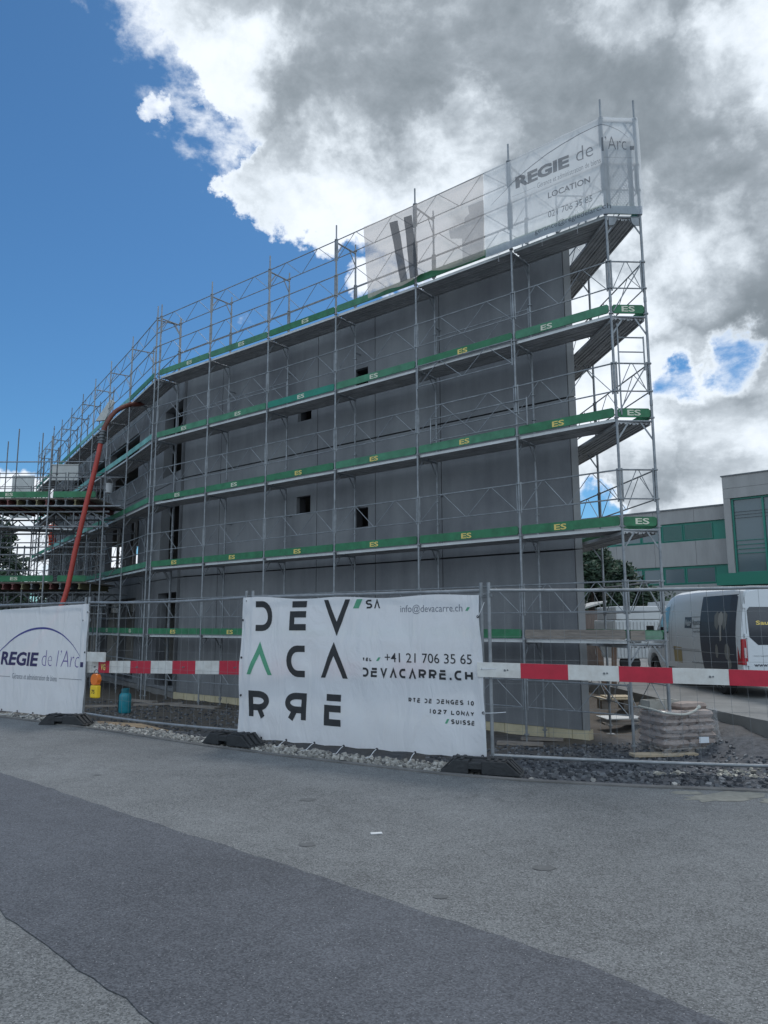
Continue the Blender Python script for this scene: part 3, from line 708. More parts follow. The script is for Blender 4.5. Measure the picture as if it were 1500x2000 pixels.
# the half-length lattice girders hanging at the 4th bay
d_ = (FO[5] - FO[4]).normalized()
lattice(FO[4] - n1_ * .03, FO[5] - n1_ * .03, LV[3] - .46, LV[3] + .02, galv, fs)
lattice(FO[4] + d_ * .35 - n1_ * .04, FO[5] + d_ * .3 - n1_ * .04, LV[2] + .23, LV[2] + .72, galv, fs)
tie = MB()
for b in (1, 2, 3, 4):
    for z in (LV[1] + 1.2, LV[3] + 1.2): tie.tube(P3(FI[b] + n1_ * .02, z), P3(FI[b] + n1_ * (WALL - IW), z), .02, 6)
tie.build('wall_tie', galv, fs)

# ---------------- return scaffold round the tip
H0 = V((4.90, 12.93, 0)); hw = (H0 - FO[6]); hd = hw.normalized(); rin = V((-Rd.y, Rd.x, 0))
if rin.x > 0: rin = -rin
rs = thing('return_scaffold', (4.90, 12.93, ZB), 'narrow scaffold return running back behind the sharp right corner of the grey wall, seen end-on', 'scaffold')
RH = [H0 + Rd * (2.5 * k) for k in range(3)]; RG = [FO[6] + Rd * (2.5 * k) for k in range(3)]
for k in range(3):
    standard(RH[k], ZB, 11.64 if k == 0 else 11.6, galv, rs)
    if k: standard(RG[k] + rin * 0.0, ZB, 11.4, galv, rs)
    for L in range(6): transom(RG[k], RH[k], LV[L], galv, rs)
for k in range(2):
    for L in range(5):
        z = LV[L]
        deck(RH[k], RH[k + 1], rin, z - .075, rs, off=.03, w=.62)
        toeboard(RH[k], RH[k + 1], rin, z, green, rs, z0=.0)
        lattice(RH[k], RH[k + 1], z + .5, z + 1.03, galv, rs)
    lattice(RH[k], RH[k + 1], LV[4] + 1.48, LV[4] + 1.98, galv, rs)
    lattice(RH[k], RH[k + 1], LV[0] - 1.27, LV[0] - .77, galv, rs)
nf = V((hd.y, -hd.x, 0)); nf = nf if nf.y > 0 else -nf
for L in range(5):
    z = LV[L]
    if L == 0:
        toeboard(FO[6], H0, nf, z, palegr, rs, None, h=.15, off=.03)
        w_ = MB(); w_.box(FO[6] + hd * .17 + nf * .0 + UP * (z + .085), (.26, .025, .17), (hd, nf, UP)); w_.build('board_offcut', wood, rs)
        hk = MB()
        for s in (.06, .30, .58): hk.path([FO[6] + hd * s - nf * .005 + UP * (z - .01), FO[6] + hd * (s + .03) - nf * .03 + UP * (z - .03), FO[6] + hd * (s + .035) - nf * .03 + UP * (z - .10)], .008, 6)
        hk.tube(FO[6] + hd * .05 + nf * .0 + UP * z, FO[6] + hd * .62 + UP * z, .012, 8); hk.build('deck_hook', galv, rs)
    else:
        toeboard(FO[6], H0, nf, z, green, rs, {1: 'c', 2: 'c', 3: 'c', 4: None}[L], [.5, .56, .5, .5, .5][L], off=.02, gap=.03, h=.165)
    lattice(FO[6], H0, z + .50, z + 1.03, galv, rs, nv=2)
# diagonals and small gate pieces on the end
dg = MB()
dg.tube(P3(FO[6] + hd * .05, LV[3] + .05), P3(H0 - hd * .03, LV[3] + 1.0), .012, 6)
dg.tube(P3(FO[6] + hd * .05, LV[2] + .1), P3(H0 - hd * .05, LV[2] + 1.0), .012, 6)
dg.tube(P3(FO[6] + hd * .1, LV[2] + 1.25), P3(H0 - hd * .1, LV[2] + 1.25), .012, 6)
dg.tube(P3(FO[6] + hd * .1, LV[2] + .05), P3(FO[6] + hd * .1, LV[3] - .2), .014, 6); dg.tube(P3(H0 - hd * .08, LV[2] + .9), P3(H0 - hd * .08, LV[3] - .45), .014, 6)
dg.tube(P3(FO[6] + hd * .1, LV[3] - .47), P3(H0 - hd * .08, LV[3] - .47), .014, 6)
dg.build('end_brace', galv, rs)
for c, s in ((FO[6] + hd * .10, 1), (H0 - hd * .10, -1)):
    rg = MB(); pts = [P3(c - hd * s * .06, LV[4] - .09)] + [P3(c + hd * s * .09 * math.cos(a), LV[4] - .09 + .16 * -math.sin(a)) for a in (i * math.pi / 2 / 6 for i in range(7))] + [P3(c - hd * s * .06, LV[4] - .25)]
    rg.prism([p - nf * .03 for p in pts], nf * .012); rg.build('gusset_plate', galv, rs)
# expanded-metal panel standing behind the banner on the end
gp = MB(); gw = hw.length
def GPt(u, z): return FO[6] + hd * u + nf * .10 + UP * z
a0, a1, z0, z1 = .10, .56, 9.36, 10.78
for (p, q) in (((a0, z0), (a1, z0)), ((a1, z0), (a1, z1)), ((a1, z1), (a0, z1)), ((a0, z1), (a0, z0))):
    c = (GPt(*p) + GPt(*q)) / 2; gp.box(c, (abs(q[0] - p[0]) + .085, .03, abs(q[1] - p[1]) + .085 if abs(q[1] - p[1]) > .1 else .09), (hd, nf, UP)) if abs(q[0] - p[0]) > .1 else gp.box(c, (.085, .028, abs(q[1] - p[1]) - .095), (hd, nf, UP))
gp.build('access_gate', galvd, rs)
gw_ = MB(); N_ = 34
for i in range(N_):
    z = z0 + .05 + (z1 - z0 - .1) * (i + .5) / N_; pts = []
    for k in range(13):
        u = a0 + .045 + (a1 - a0 - .09) * k / 12; pts.append(GPt(u, z + (.012 if (k + i) % 2 else -.012)))
    for p, q in zip(pts, pts[1:]): gw_.tube(p, q, .0055, 4, caps=False)
gw_.build('gate_mesh', galvd, rs)

# ---------------- wing scaffold
WO = [V((x, y, 0)) for x, y in [(-7.22, 22.2), (-8.87, 24.7), (-10.54, 27.15), (-11.95, 29.2), (-13.29, 31.22), (-14.67, 33.3), (-16.0, 35.3), (-17.36, 37.42), (-18.75, 39.5), (-20.1, 41.6)]]
ws_ = thing('wing_scaffold', (-11.95, 29.2, ZB), 'long scaffold with pale green weathered toe boards receding along the left wing', 'scaffold')
WI = [p + n2_ * IW for p in WO]
for i, (o, ii) in enumerate(zip(WO, WI)):
    zt = 11.64 if i < 7 else (11.9, 11.2, 12.1)[i - 7]
    standard(o, ZB, zt, galv if i < 4 else galvd, ws_); standard(ii, ZB, 11.42, galv if i < 4 else galvd, ws_)
    for L in range(6): transom(o, ii, LV[L], galv if i < 4 else galvd, ws_)
wmat = {4: [cyan, cyan, cyan, cyan, greenb, greenb, greenb, greenb, greenb], 3: [cyan, cyan, teal, cyan, cyan, greenb, greenb, cyan, green], 2: [cyan, greenb, greenb, cyan, greenb, cyan, greenb, green, green],
        1: [greenb, greenb, green, green, greenb, green, green, green, green], 0: [green] * 9}
wmat[4][0] = greenb; wmat[2][0] = greenb
for b in range(9):
    p, q = WO[b], WO[b + 1]
    for L in range(5):
        z = LV[L]
        deck(p, q, n2_, z, ws_); toeboard(p, q, n2_, z, wmat[L][b], ws_, 'c' if (L == 0 and b < 2) else None, z0=.025)
        lattice(p, q, z + .50, z + 1.03, galv if b < 4 else galvd, ws_)
    lattice(p, q, LV[4] + 1.48, LV[4] + 1.98, galv, ws_)
    lattice(WI[b], WI[b + 1], LV[4] + .5, LV[4] + 1.0, galvd, ws_, name='inner_guardrail')
    lattice(p, q, LV[0] - 1.27, LV[0] - .77, galv, ws_)
cn = MB()       # rails joining both scaffolds at the bend
for L in range(5):
    for dz in (.5, 1.03): cn.tube(P3(FO[0] + n1_ * .0, LV[L] + dz), P3(WO[0], LV[L] + dz), .02, 6)
for z in (LV[4] + 1.48, LV[4] + 1.98): cn.tube(P3(FO[0], z), P3(WO[0], z), .02, 6)
cn.build('corner_coupler', galv, ws_)

# ---------------- bridging platform at the left
bs = thing('bridge_scaffold', (-11.4, 24.3, ZB), 'two-storey platform of trusses and timber beams crossing the left wing behind the red hose', 'scaffold')
BX0, BX1 = -17.5, -9.15
def bplat(y0f, zt, x1, ncol):
    # zt: top of deck
    a = V((BX0, y0f - .0, 0)); b = V((x1, y0f, 0)); ny = V((0, 1, 0))
    for s0, s1 in ((BX0, -13.2), (-13.15, -11.1), (-11.0, x1)):
        if s1 > s0 + .3: toeboard(V((s0, y0f, 0)), V((s1, y0f, 0)), ny, zt, green, bs, 'c' if s0 == -13.15 else None, .35, h=.20, z0=0, gap=.02)
    sl_ = MB(); sl_.box(((BX0 + x1) / 2, y0f + 1.35, zt - .03), (x1 - BX0, 2.6, .05)); sl_.build('deck_panel', wood, bs)
    x = BX0 + .2; k = 0
    cols = [bmat_y, bmat_r, galvd, galvd, bmat_y, bmat_r, bmat_r, bmat_y, galvd]
    while x < x1 - .1:
        hb = MB(); y_ = y0f + .02
        hb.box((x, y0f + 1.35, zt - .085), (.08, 2.6, .04)); hb.box((x, y0f + 1.35, zt - .16), (.03, 2.6, .11)); hb.box((x, y0f + 1.35, zt - .235), (.08, 2.6, .04))
        hb.build('timber_beam', cols[k % 9], bs); x += .32; k += 1
bmat_y = mat('yellow_beam', (.20, .18, .10), .7, var=.2); bmat_r = mat('red_beam_end', (.17, .065, .06), .7, var=.2)
def truss(x0, x1, y, zt, h, m, panels):
    mb = MB(); mb.tube((x0, y, zt), (x1, y, zt), .03, 8); mb.tube((x0, y, zt - h), (x1, y, zt - h), .03, 8); l = (x1 - x0) / panels
    for i in range(panels):
        a, b = x0 + i * l, x0 + (i + 1) * l; c = (a + b) / 2
        mb.tube((a, y, zt - h), (c, y, zt), .022, 6); mb.tube((c, y, zt), (b, y, zt - h), .022, 6); mb.tube((a, y, zt), (a, y, zt - h), .02, 6)
    return mb.build('truss', m, bs)
bplat(23.9, 5.72, -9.55, 9); bplat(24.6, 2.98, -10.0, 9)
truss(BX0, -9.2, 24.2, 5.28, .50, galv, 7); truss(BX0, -9.0, 26.2, 5.28, .5, galvd, 7); truss(BX0, -9.4, 24.9, 2.62, .45, galvd, 7); truss(BX0, -9.4, 26.9, 2.62, .45, galvd, 7)
lt = MB(); lt.tube((BX0, 23.75, 5.44), (-8.75, 24.02, 5.44), .032, 10); lt.build('long_tube', galv, bs)
for y in (24.0, 26.4):
    for z in (5.72, 2.98):
        x = BX0
        while x < -9.5:
            x2 = min(x + 2.3, -9.3); lattice((x, y, 0), (x2, y, 0), z + .32, z + .84, galvd, bs, name='guardrail'); x = x2
rl = MB()
for y, z in ((24.0, 6.95), (24.0, 6.42), (26.4, 6.9), (24.7, 4.15), (24.7, 3.9), (25.6, 4.4), (24.9, 1.9), (24.9, 1.2)): rl.tube((BX0, y, z), (-9.4, y, z), .02, 6)
rl.build('handrail', galv, bs)
random.seed(21)
for i, (x, y, zt) in enumerate([(-11.1, 23.85, 7.8), (-13.6, 23.9, 7.4), (-16.4, 23.9, 7.4), (-9.35, 24.1, 6.6), (-12.5, 26.3, 7.7), (-12.0, 26.3, 8.0), (-14.9, 26.3, 7.5), (-10.4, 26.4, 6.9), (-9.9, 24.7, 2.9), (-12.2, 24.7, 4.2),
        (-13.1, 26.0, 4.4), (-11.6, 26.6, 4.5), (-14.4, 24.6, 4.2), (-10.7, 25.5, 4.2), (-15.4, 25.8, 4.4), (-12.9, 25.2, 2.7), (-11.9, 25.3, 2.7), (-10.9, 26.9, 2.7), (-14.1, 27.2, 2.7), (-13.4, 27.6, 5.2), (-12.3, 27.6, 5.2), (-15.2, 27.6, 5.2)]):
    mb = MB(); mb.tube((x, y, ZB + .02), (x, y, zt), .024, 8)
    for z in (0, 1, 2, 3.4, 4.4, 6, 7):
        if z < zt: mb.tube((x, y, z - .012), (x, y, z + .012), .045, 8)
    mb.build('standard', galvd if i > 3 else galv, bs, smooth=True)
db = MB()
for k in range(14):
    x = -16.5 + k * .55; y = random.choice((24.9, 25.8, 26.5)); z = random.choice((-.2, .9, 3.2)); s = random.choice((-1, 1))
    db.tube((x, y, z), (x + s * 1.1, y, z + 1.4), .017, 6)
db.build('diagonal_brace', galvd, bs)
# slanted deck seen from below, left
deck(V((-17.5, 29.5, 0)), V((-13.3, 31.0, 0)), V((0.1, 1, 0)).normalized(), 5.6, bs, w=1.3, planks=4)
# stair tower with cladding far left
st = thing('stair_tower', (-16.9, 31.5, ZB), 'slender scaffold stair tower with pale cladding sheets rising beyond the bridging platform', 'scaffold')
for x, y in ((-17.5, 31.0), (-15.9, 31.0), (-17.5, 33.2), (-15.9, 33.2)):
    mb = MB(); mb.tube((x, y, ZB), (x, y, 9.9 + (x + y) % .6), .025, 8); mb.build('standard', galvd, st, smooth=True)
for k in range(3):
    z = k * 2.0
    mb = MB()
    for s in (-.25, .25): mb.tube((-17.4, 31.6 + s, z), (-16.0, 31.6 + s, z + 1.9), .022, 6)
    for i in range(8): mb.box((-17.4 + 1.4 * (i + .5) / 8, 31.6, z + 1.9 * (i + .5) / 8), (.2, .5, .03))
    mb.build('stair_flight', galvd, st)
    mb = MB(); 
    for y in (31.0, 33.2):
        for dz in (.5, 1.0, 2.0): mb.tube((-17.5, y, z + dz), (-15.9, y, z + dz), .018, 6)
    mb.build('rail_set', galvd, st)
sheet = mat('pale_sheet', (.45, .46, .45), .7, var=.12, vscale=3)
mb = MB(); mb.box((-16.75, 33.35, 7.4), (1.0, .05, 2.0)); mb.build('cladding_sheet', sheet, st)
# grey notice sheet on the rail
mb = MB(); c = V((-12.9, 29.0, 7.62)); mb.box(c, (1.05, .02, .62)); mb.tube(c + V((-.56, -.02, .33)), c + V((.56, -.02, .33)), .02, 6)
lone(mb, 'tarp_sheet', sheet, 'small grey sheet tied to the scaffold rails above the bridging platform at left', 'sheet')
# white bucket hanging
mb = MB(); c = V((-9.45, 24.65, 6.0)); mb.tube(c, c + V((0, 0, .3)), .13, 16, r2=.15); mb.tube(c + V((0, 0, .29)), c + V((0, 0, .32)), .158, 16)
mb.path([c + V((.15 * math.cos(a), 0, .31 + .2 * math.sin(a))) for a in (math.pi * i / 8 for i in range(9))], .004, 5)
lone(mb, 'bucket', mat('white_plastic', (.55, .56, .57), .5), 'white plastic bucket hanging from the scaffold right of the red hose', 'bucket', smooth=True)

# ---------------- concrete pump hose
def catm(pts, n=10):
    o = []; P = [V(p) for p in pts]
    for i in range(len(P) - 1):
        a, b, c, d = P[max(i - 1, 0)], P[i], P[i + 1], P[min(i + 2, len(P) - 1)]
        for k in range(n):
            t = k / n; o.append(.5 * ((2 * b) + (c - a) * t + (2 * a - 5 * b + 4 * c - d) * t * t + (3 * b - a - 3 * c + d) * t ** 3))
    return o + [P[-1]]
hs = thing('concrete_hose', (-11.2, 23.2, ZB), 'long red hose with a brown upper end hanging down the left scaffold', 'hose')
lower = catm([(-12.0, 22.7, -.35), (-11.0, 23.15, .8), (-10.25, 23.4, 2.15), (-9.93, 23.45, 4.0), (-9.68, 23.45, 5.4), (-9.42, 23.45, 6.8), (-9.32, 23.45, 7.45)])
MB().path(lower, .080, 14).build('red_section', mat('red_rubber', (.42, .055, .040), .55, var=.15, vscale=3), hs, smooth=True)
upper = catm([(-9.26, 23.46, 7.85), (-9.20, 23.55, 8.15), (-9.02, 23.8, 8.62), (-8.72, 24.2, 8.98), (-8.52, 24.6, 9.12), (-8.42, 25.0, 9.35), (-8.45, 25.3, 9.6)])
MB().path(upper, .078, 14).build('brown_section', mat('brown_rubber', (.16, .05, .035), .6, var=.2), hs, smooth=True)
cp = MB(); cp.tube((-9.32, 23.45, 7.43), (-9.26, 23.46, 7.88), .085, 14)
for k in range(5): z = 7.45 + k * .1; x = -9.32 + .06 * k / 4; cp.tube((x, 23.45, z - .018), (x + .003, 23.45, z + .018), .125 if k in (1, 3) else .108, 14)
cp.tube((-9.40, 23.36, 7.6), (-9.18, 23.36, 7.66), .02, 8); cp.build('coupling', galvd, hs, smooth=True)
# foam insulation pieces on the top lift
mb = MB(); mb.prism([(-11.1, 27.3, 9.3), (-10.7, 27.2, 9.3), (-10.35, 27.05, 10.0), (-10.5, 27.1, 10.1)], (.03, .12, 0))
lone(mb, 'insulation_board', sheet, 'pale board leaning on the guardrail of the top lift above the brown hose', 'board')
# ================================================================== fence
FP = [V((-8.0, 14.35, 0)), V((-4.98, 12.28, 0)), V((-4.88, 12.18, 0)), V((-1.90, 10.14, 0)), V((-1.80, 10.08, 0)), V((1.09, 8.28, 0)), V((1.17, 8.24, 0)), V((4.50, 7.46, 0)), V((4.6, 7.44, 0)), V((8.0, 7.1, 0))]
wire = mat('fence_wire', (.20, .21, .22), .55, .4)
FT = 1.93
def fence_panel(a, b, label, sag=0., zr=FT):
    t = thing('wire_fence', (a.x, a.y, 0), label, 'fence panel', 'mobile wire fence panels along the road')
    d = (b - a).normalized(); L = (b - a).length
    mb = MB(); mb.tube(a + UP * .03, a + UP * (FT + .07), .0205, 10); mb.tube(b + UP * .03, b + UP * (zr + .07), .0205, 10)
    top = [a + d * (L * i / 8) + UP * (FT - .02 + (zr - FT) * i / 8 - sag * math.sin(math.pi * i / 8)) for i in range(9)]
    bot = [a + d * (L * i / 8) + UP * (.13 - sag * .8 * math.sin(math.pi * i / 8)) for i in range(9)]
    mb.path(top, .018, 8); mb.path(bot, .018, 8); mb.build('frame', galv, t, smooth=True)
    w = MB(); n = int(L / .16)
    for i in range(1, n):
        s = L * i / n; j = random.uniform(-.012, .012); w.tube(a + d * s + UP * .13, a + d * (s + j) + UP * (FT - .03), .0016, 4, caps=False)
    for k in range(1, 7):
        z = .13 + (FT - .15) * k / 7; w.tube(a + UP * z, b + UP * (z + random.uniform(-.01, .01)), .0016, 4, caps=False)
    w.build('wire_mesh', wire, t)
    return t
random.seed(5)
fence_panel(FP[0], FP[1], 'wire fence panel hung with the arc logo banner at the left edge')
fence_panel(FP[2], FP[3], 'bare wire fence panel between the two white banners, in front of the gas bottle', sag=.03)
fence_panel(FP[4], FP[5], 'wire fence panel covered by the big white company banner')
fence_panel(FP[6], FP[7], 'bare wire fence panel right of the big banner, in front of the pallet of bags', sag=.015)
fence_panel(FP[8], FP[9], 'wire fence panel at the right edge beyond the bare one')
cl = []
for i, (a, b, nm) in enumerate(((FP[1], FP[2], 'steel clamp joining the fence posts beside the arc logo banner'), (FP[3], FP[4], 'steel clamp joining the fence posts at the left edge of the big banner'), (FP[5], FP[6], 'steel clamp joining the fence posts at the right edge of the big banner'))):
    mb = MB(); z = 1.62 if i == 0 else 1.86; d = (b - a).normalized(); nn = V((d.y, -d.x, 0)); c = (a + b) / 2 + UP * z
    mb.box(c, (.17, .03, .045), (d, nn, UP)); mb.box(c - nn * .03, (.15, .02, .05), (d, nn, UP)); mb.tube(c - nn * .06, c + nn * .07, .008, 6)
    lone(mb, 'fence_clamp', galvd, nm, 'clamp', 'clamps joining the fence panels')
rub = mat('recycled_rubber', (.022, .024, .027), .65, var=.3, vscale=12, bump=.3, bscale=40)
def foot(c, ang, label, L=.86, Wd=.30, H=.135):
    d = V((math.cos(ang), math.sin(ang), 0)); n = V((-d.y, d.x, 0)); c = V(c); mb = MB()
    def PT(s, w, z): return c + d * s + n * w + UP * z
    h = L / 2; a = .16; w = Wd / 2
    # trapezoid blocks left and right of the carrying slot
    def block(s0, s1, slope0, slope1, w0, w1, z0, z1):
        b = [PT(s0, w0, z0), PT(s1, w0, z0), PT(s1, w1, z0), PT(s0, w1, z0)]; t = [PT(s0 + slope0, w0, z1), PT(s1 - slope1, w0, z1), PT(s1 - slope1, w1, z1), PT(s0 + slope0, w1, z1)]
        mb.hexa(b + t)
    block(-h, -.12, a, 0, -w, w, 0, H); block(.02, h, 0, a, -w, w, 0, H); block(-.12, .02, 0, 0, -w, w, .05, H - .02); block(-.12, .02, 0, 0, -.05, w, 0, .05)
    for s in (-.30, -.22, .06, .14, .22):      # ridges on top
        block(s, s + .045, .005, .005, -w * .82, w * .82, H, H + .014)
    block(-h + .12, h - .12, 0, 0, -.02, .02, H, H + .02)
    o = tag(mb.build('rubber_base', rub, bevel=.006), label, 'fence foot', 'black rubber fence feet')
    for k in range(3):      # raised ribs on the sloping ends
        w0 = -w + .03 + k * (Wd - .06) / 2.55
        for sg in (1, -1):
            sl_ = MB()
            p = [PT(sg * (h - .015), w0, .012), PT(sg * (h - .015), w0 + .05, .012), PT(sg * (h - a + .01), w0 + .05, H + .004), PT(sg * (h - a + .01), w0, H + .004)]
            sl_.prism(p, UP * .018); sl_.build('rib', rub, o)
    return o
foot((1.02, 8.0, .002), math.atan2(-.30, .95), 'black rubber fence foot under the right lower corner of the big banner')
foot((-1.98, 9.88, .002), math.atan2(-.5, .86), 'black rubber fence foot under the left lower corner of the big banner', L=.84)
foot((-5.02, 11.9, .002), math.atan2(-.18, .98), 'black rubber fence foot under the right end of the arc logo banner', L=.80)
foot((-7.55, 13.75, .012), math.atan2(-.3, .95), 'black rubber fence foot cut by the left edge, under the arc logo banner', L=.86)
foot((4.75, 7.2, .002), math.atan2(-.2, .98), 'black rubber fence foot outside the right edge of the frame')

# ================================================================== banners
def cloth_mat(name, col, transp, rough=.75, transl=.35, vary=.05):
    m = bpy.data.materials.new(name); m.use_nodes = True; t = m.node_tree; b = t.nodes['Principled BSDF']; b.inputs['Base Color'].default_value = (*col, 1); b.inputs['Roughness'].default_value = rough
    out = t.nodes['Material Output']; tl = t.nodes.new('ShaderNodeBsdfTranslucent'); tl.inputs[0].default_value = (*col, 1)
    mx = t.nodes.new('ShaderNodeMixShader'); mx.inputs[0].default_value = transl; t.links.new(b.outputs[0], mx.inputs[1]); t.links.new(tl.outputs[0], mx.inputs[2])
    tr = t.nodes.new('ShaderNodeBsdfTransparent'); m2 = t.nodes.new('ShaderNodeMixShader'); m2.inputs[0].default_value = transp; t.links.new(mx.outputs[0], m2.inputs[1]); t.links.new(tr.outputs[0], m2.inputs[2])
    t.links.new(m2.outputs[0], out.inputs[0])
    tcn = t.nodes.new('ShaderNodeTexCoord'); mp = t.nodes.new('ShaderNodeMapping'); mp.inputs['Scale'].default_value = (1, 1, .35); t.links.new(tcn.outputs['Object'], mp.inputs[0])
    n = t.nodes.new('ShaderNodeTexNoise'); n.inputs['Scale'].default_value = 3.5; n.inputs['Detail'].default_value = 6; n.inputs['Distortion'].default_value = 1.0; t.links.new(mp.outputs[0], n.inputs['Vector'])
    bp = t.nodes.new('ShaderNodeBump'); bp.inputs['Strength'].default_value = .65; bp.inputs['Distance'].default_value = .08; t.links.new(n.outputs['Fac'], bp.inputs['Height'])
    for x in (b, tl): t.links.new(bp.outputs[0], x.inputs['Normal'])
    return m
bwhite = cloth_mat('banner_white', (.80, .81, .84), .10, transl=.30)
def ink(name, col, tr=.06): return cloth_mat(name, col, tr, transl=.1)
ink_k = ink('ink_black', (.022, .024, .028)); ink_g = ink('ink_green', (.09, .33, .20)); ink_gd = ink('ink_green_grey', (.16, .28, .24)); ink_n = ink('ink_navy', (.028, .022, .10)); ink_v = ink('ink_violet', (.09, .055, .28)); ink_gr = ink('ink_grey', (.18, .20, .24)); ink_b = ink('ink_blue', (.045, .05, .24))
def banner_surface(A, B, off, zf, wr, seed, edge=None):
    d = (B - A).normalized(); n = V((d.y, -d.x, 0)); A = A + n * off
    def wv(u, v):
        q = wr * (mnoise.noise(V((u * 1.1, v * 1.6, seed))) + .55 * mnoise.noise(V((u * 3.1 + v * 1.2, v * 2.3, seed + 5))) + .25 * mnoise.noise(V((u * 6 + v * 3, v * 4, seed + 9))))
        if edge: q += edge(u, v)
        return q
    def fn(u, v, lay=0.):
        return A + d * u + UP * v + n * (wv(u, v) + lay)
    return fn, d, n
def cloth(fn, us, vs_, outline, name, m, parent, lay=0.):
    mb = MB(); nu = len(us)
    mb.v = [tuple(fn(*outline(u, v), lay)) for v in vs_ for u in us]
    mb.f = [(j * nu + i, j * nu + i + 1, (j + 1) * nu + i + 1, (j + 1) * nu + i) for j in range(len(vs_) - 1) for i in range(nu - 1)]
    return mb.build(name, m, parent, smooth=True)
# --- the big banner
A_, B_ = V((-1.83, 10.12, 0)), V((1.09, 8.28, 0))
def edgeA(u, v):
    q = 0
    for k in range(8):
        uu = .25 + k * .45; q += -.012 * math.exp(-((u - uu) / .05) ** 2) * math.exp(-max(0, v - .10) / .18)
    q += .015 * math.sin((u + v * 1.1) * 9) * math.exp(-((3.45 - u) ** 2 + (1.85 - v) ** 2) / .12)
    return q
fnA, dA, nA = banner_surface(A_, B_, .075, None, .032, 2.2, edgeA)
UA = [-.12 + 3.62 * i / 72 for i in range(73)]; VA = [.03 + 1.9 * i / 38 for i in range(39)]
def outA(u, v):
    tu = (u + .12) / 3.62; tv = (v - .03) / 1.9
    zt = 1.905 - .035 * tu + .012 * math.sin(tu * 17) - .02 * math.sin(tu * math.pi) ; zb = .045 + .045 * tu + .012 * abs(math.sin(tu * math.pi * 7.5))
    ul = -.115 + .05 * tv - .02 * math.sin(tv * math.pi) ; ur = 3.505 - .045 * tv + .008 * math.sin(tv * math.pi * 4)
    return ul + (ur - ul) * tu, zb + (zt - zb) * tv
bA = thing('company_banner', (A_.x, A_.y, 0), 'big white fence banner with black stencil lettering, a green A and a phone number', 'banner')
cloth(fnA, UA, VA, outA, 'cloth', bwhite, bA)
gu, gv = [-.1 + .09 * i for i in range(41)], [.05 + .09 * i for i in range(22)]
def smesh(parts, nm, m, par, fn=fnA): return surf_mesh([([(p[0], p[1], (p[2] if len(p) > 2 else 0) + .0045) for p in vs], fs) for vs, fs in parts], fn, nm, m, par, gu, gv)
def gl(ch, u0, v0, u1, v1, t=.082, mir=False):
    vs, fs = glyph(ch, u1 - u0, v1 - v0, t, mir); return [(p[0] + u0, p[1] + v0, p[2]) for p in vs], fs
for c, bx, mm_, mir in (('D', (.112, 1.454, .46, 1.852), ink_k, 0), ('E', (.749, 1.463, 1.069, 1.84), ink_k, 0), ('V', (1.296, 1.443, 1.712, 1.847), ink_k, 0), ('A', (.027, .882, .467, 1.276), ink_g, 0), ('C', (.69, .872, 1.043, 1.271), ink_k, 0), ('A', (1.256, .880, 1.682, 1.278), ink_k, 0),
        ('R', (.06, .295, .415, .672), ink_k, 0), ('R', (.693, .303, 1.042, .676), ink_k, 1), ('E', (1.33, .306, 1.631, .686), ink_k, 0)):
    smesh([gl(c, *bx, mir=bool(mir))], 'letter', mm_, bA)
smesh([quad2(1.746, 1.734, 1.889, 1.846, 0, .06)], 'slash_mark', ink_g, bA)
smesh(word('SA', 1.938, 1.73, 2.148, 1.837, .022, .28), 'lettering', ink_k, bA)
smesh([fit(text2d('info@devacarre.ch'), 2.436, 1.655, 3.261, 1.765)], 'lettering', ink_gr, bA)
smesh([quad2(3.297, 1.685, 3.355, 1.726, 0, .025)], 'slash_mark', ink_g, bA)
smesh(word('TEL', 1.907, 1.10, 2.041, 1.142, .0135, .4), 'lettering', ink_k, bA)
smesh([quad2(2.098, 1.105, 2.16, 1.148, 0, .03)], 'slash_mark', ink_g, bA)
smesh([fit(text2d('+41 21 706 35 65', bold=.004), 2.219, 1.095, 3.351, 1.205)], 'lettering', ink_k, bA)
smesh(word('DEVACARRE.CH', 1.898, .915, 3.356, 1.024, .026, .33), 'lettering', ink_k, bA)
smesh(word('RTE DE DENGES 10', 2.54, .648, 3.362, .699, .0125, .36), 'lettering', ink_k, bA)
smesh(word('1027 LONAY', 2.813, .535, 3.364, .585, .0125, .36), 'lettering', ink_k, bA)
smesh([quad2(3.006, .438, 3.058, .488, 0, .025)], 'slash_mark', ink_g, bA)
smesh(word('SUISSE', 3.081, .438, 3.373, .488, .0125, .36), 'lettering', ink_k, bA)
tie_m = mat('white_cord', (.62, .63, .65), .6); gro = mat('grommet', (.06, .06, .07), .4, .5)
def ties(fn, pts, par, nn, dd_):
    for (u, v, du, dv, ln) in pts:
        c = fn(u, v, .006); mb = MB(); mb.tube(c - nn * .004, c + nn * .004, .016, 12); mb.build('grommet', gro, par)
        if ln:
            out = .9 * ln if dv <= -.5 else .03; p = [c + nn * .01 + (dd_ * du * ln * t + UP * max(dv * ln * (t ** 1.4), .012 - c.z) + nn * out * math.sin(t * 1.4)) for t in (i / 6 for i in range(7))]
            mb = MB(); mb.path(p, .0042, 5); mb.build('cable_tie', tie_m, par)
ties(fnA, [(.30, .075, -.35, -1, .2), (.72, .08, -.4, -1, .17), (1.17, .08, -.3, -1, .2), (1.62, .08, -.15, -1, .2), (2.1, .085, -.1, -1, .22), (2.62, .09, -.1, -1, .13), (3.46, .125, -.2, -1, .13), (3.46, 1.05, 1, .05, .2), (3.475, .58, 1, .1, .28), (3.45, 1.62, .45, .7, .22), (-.07, 1.6, 0, 0, 0), (-.07, 1.1, 0, 0, 0), (-.08, .6, 0, 0, 0), (-.09, .1, 0, 0, 0)], bA, nA, dA)
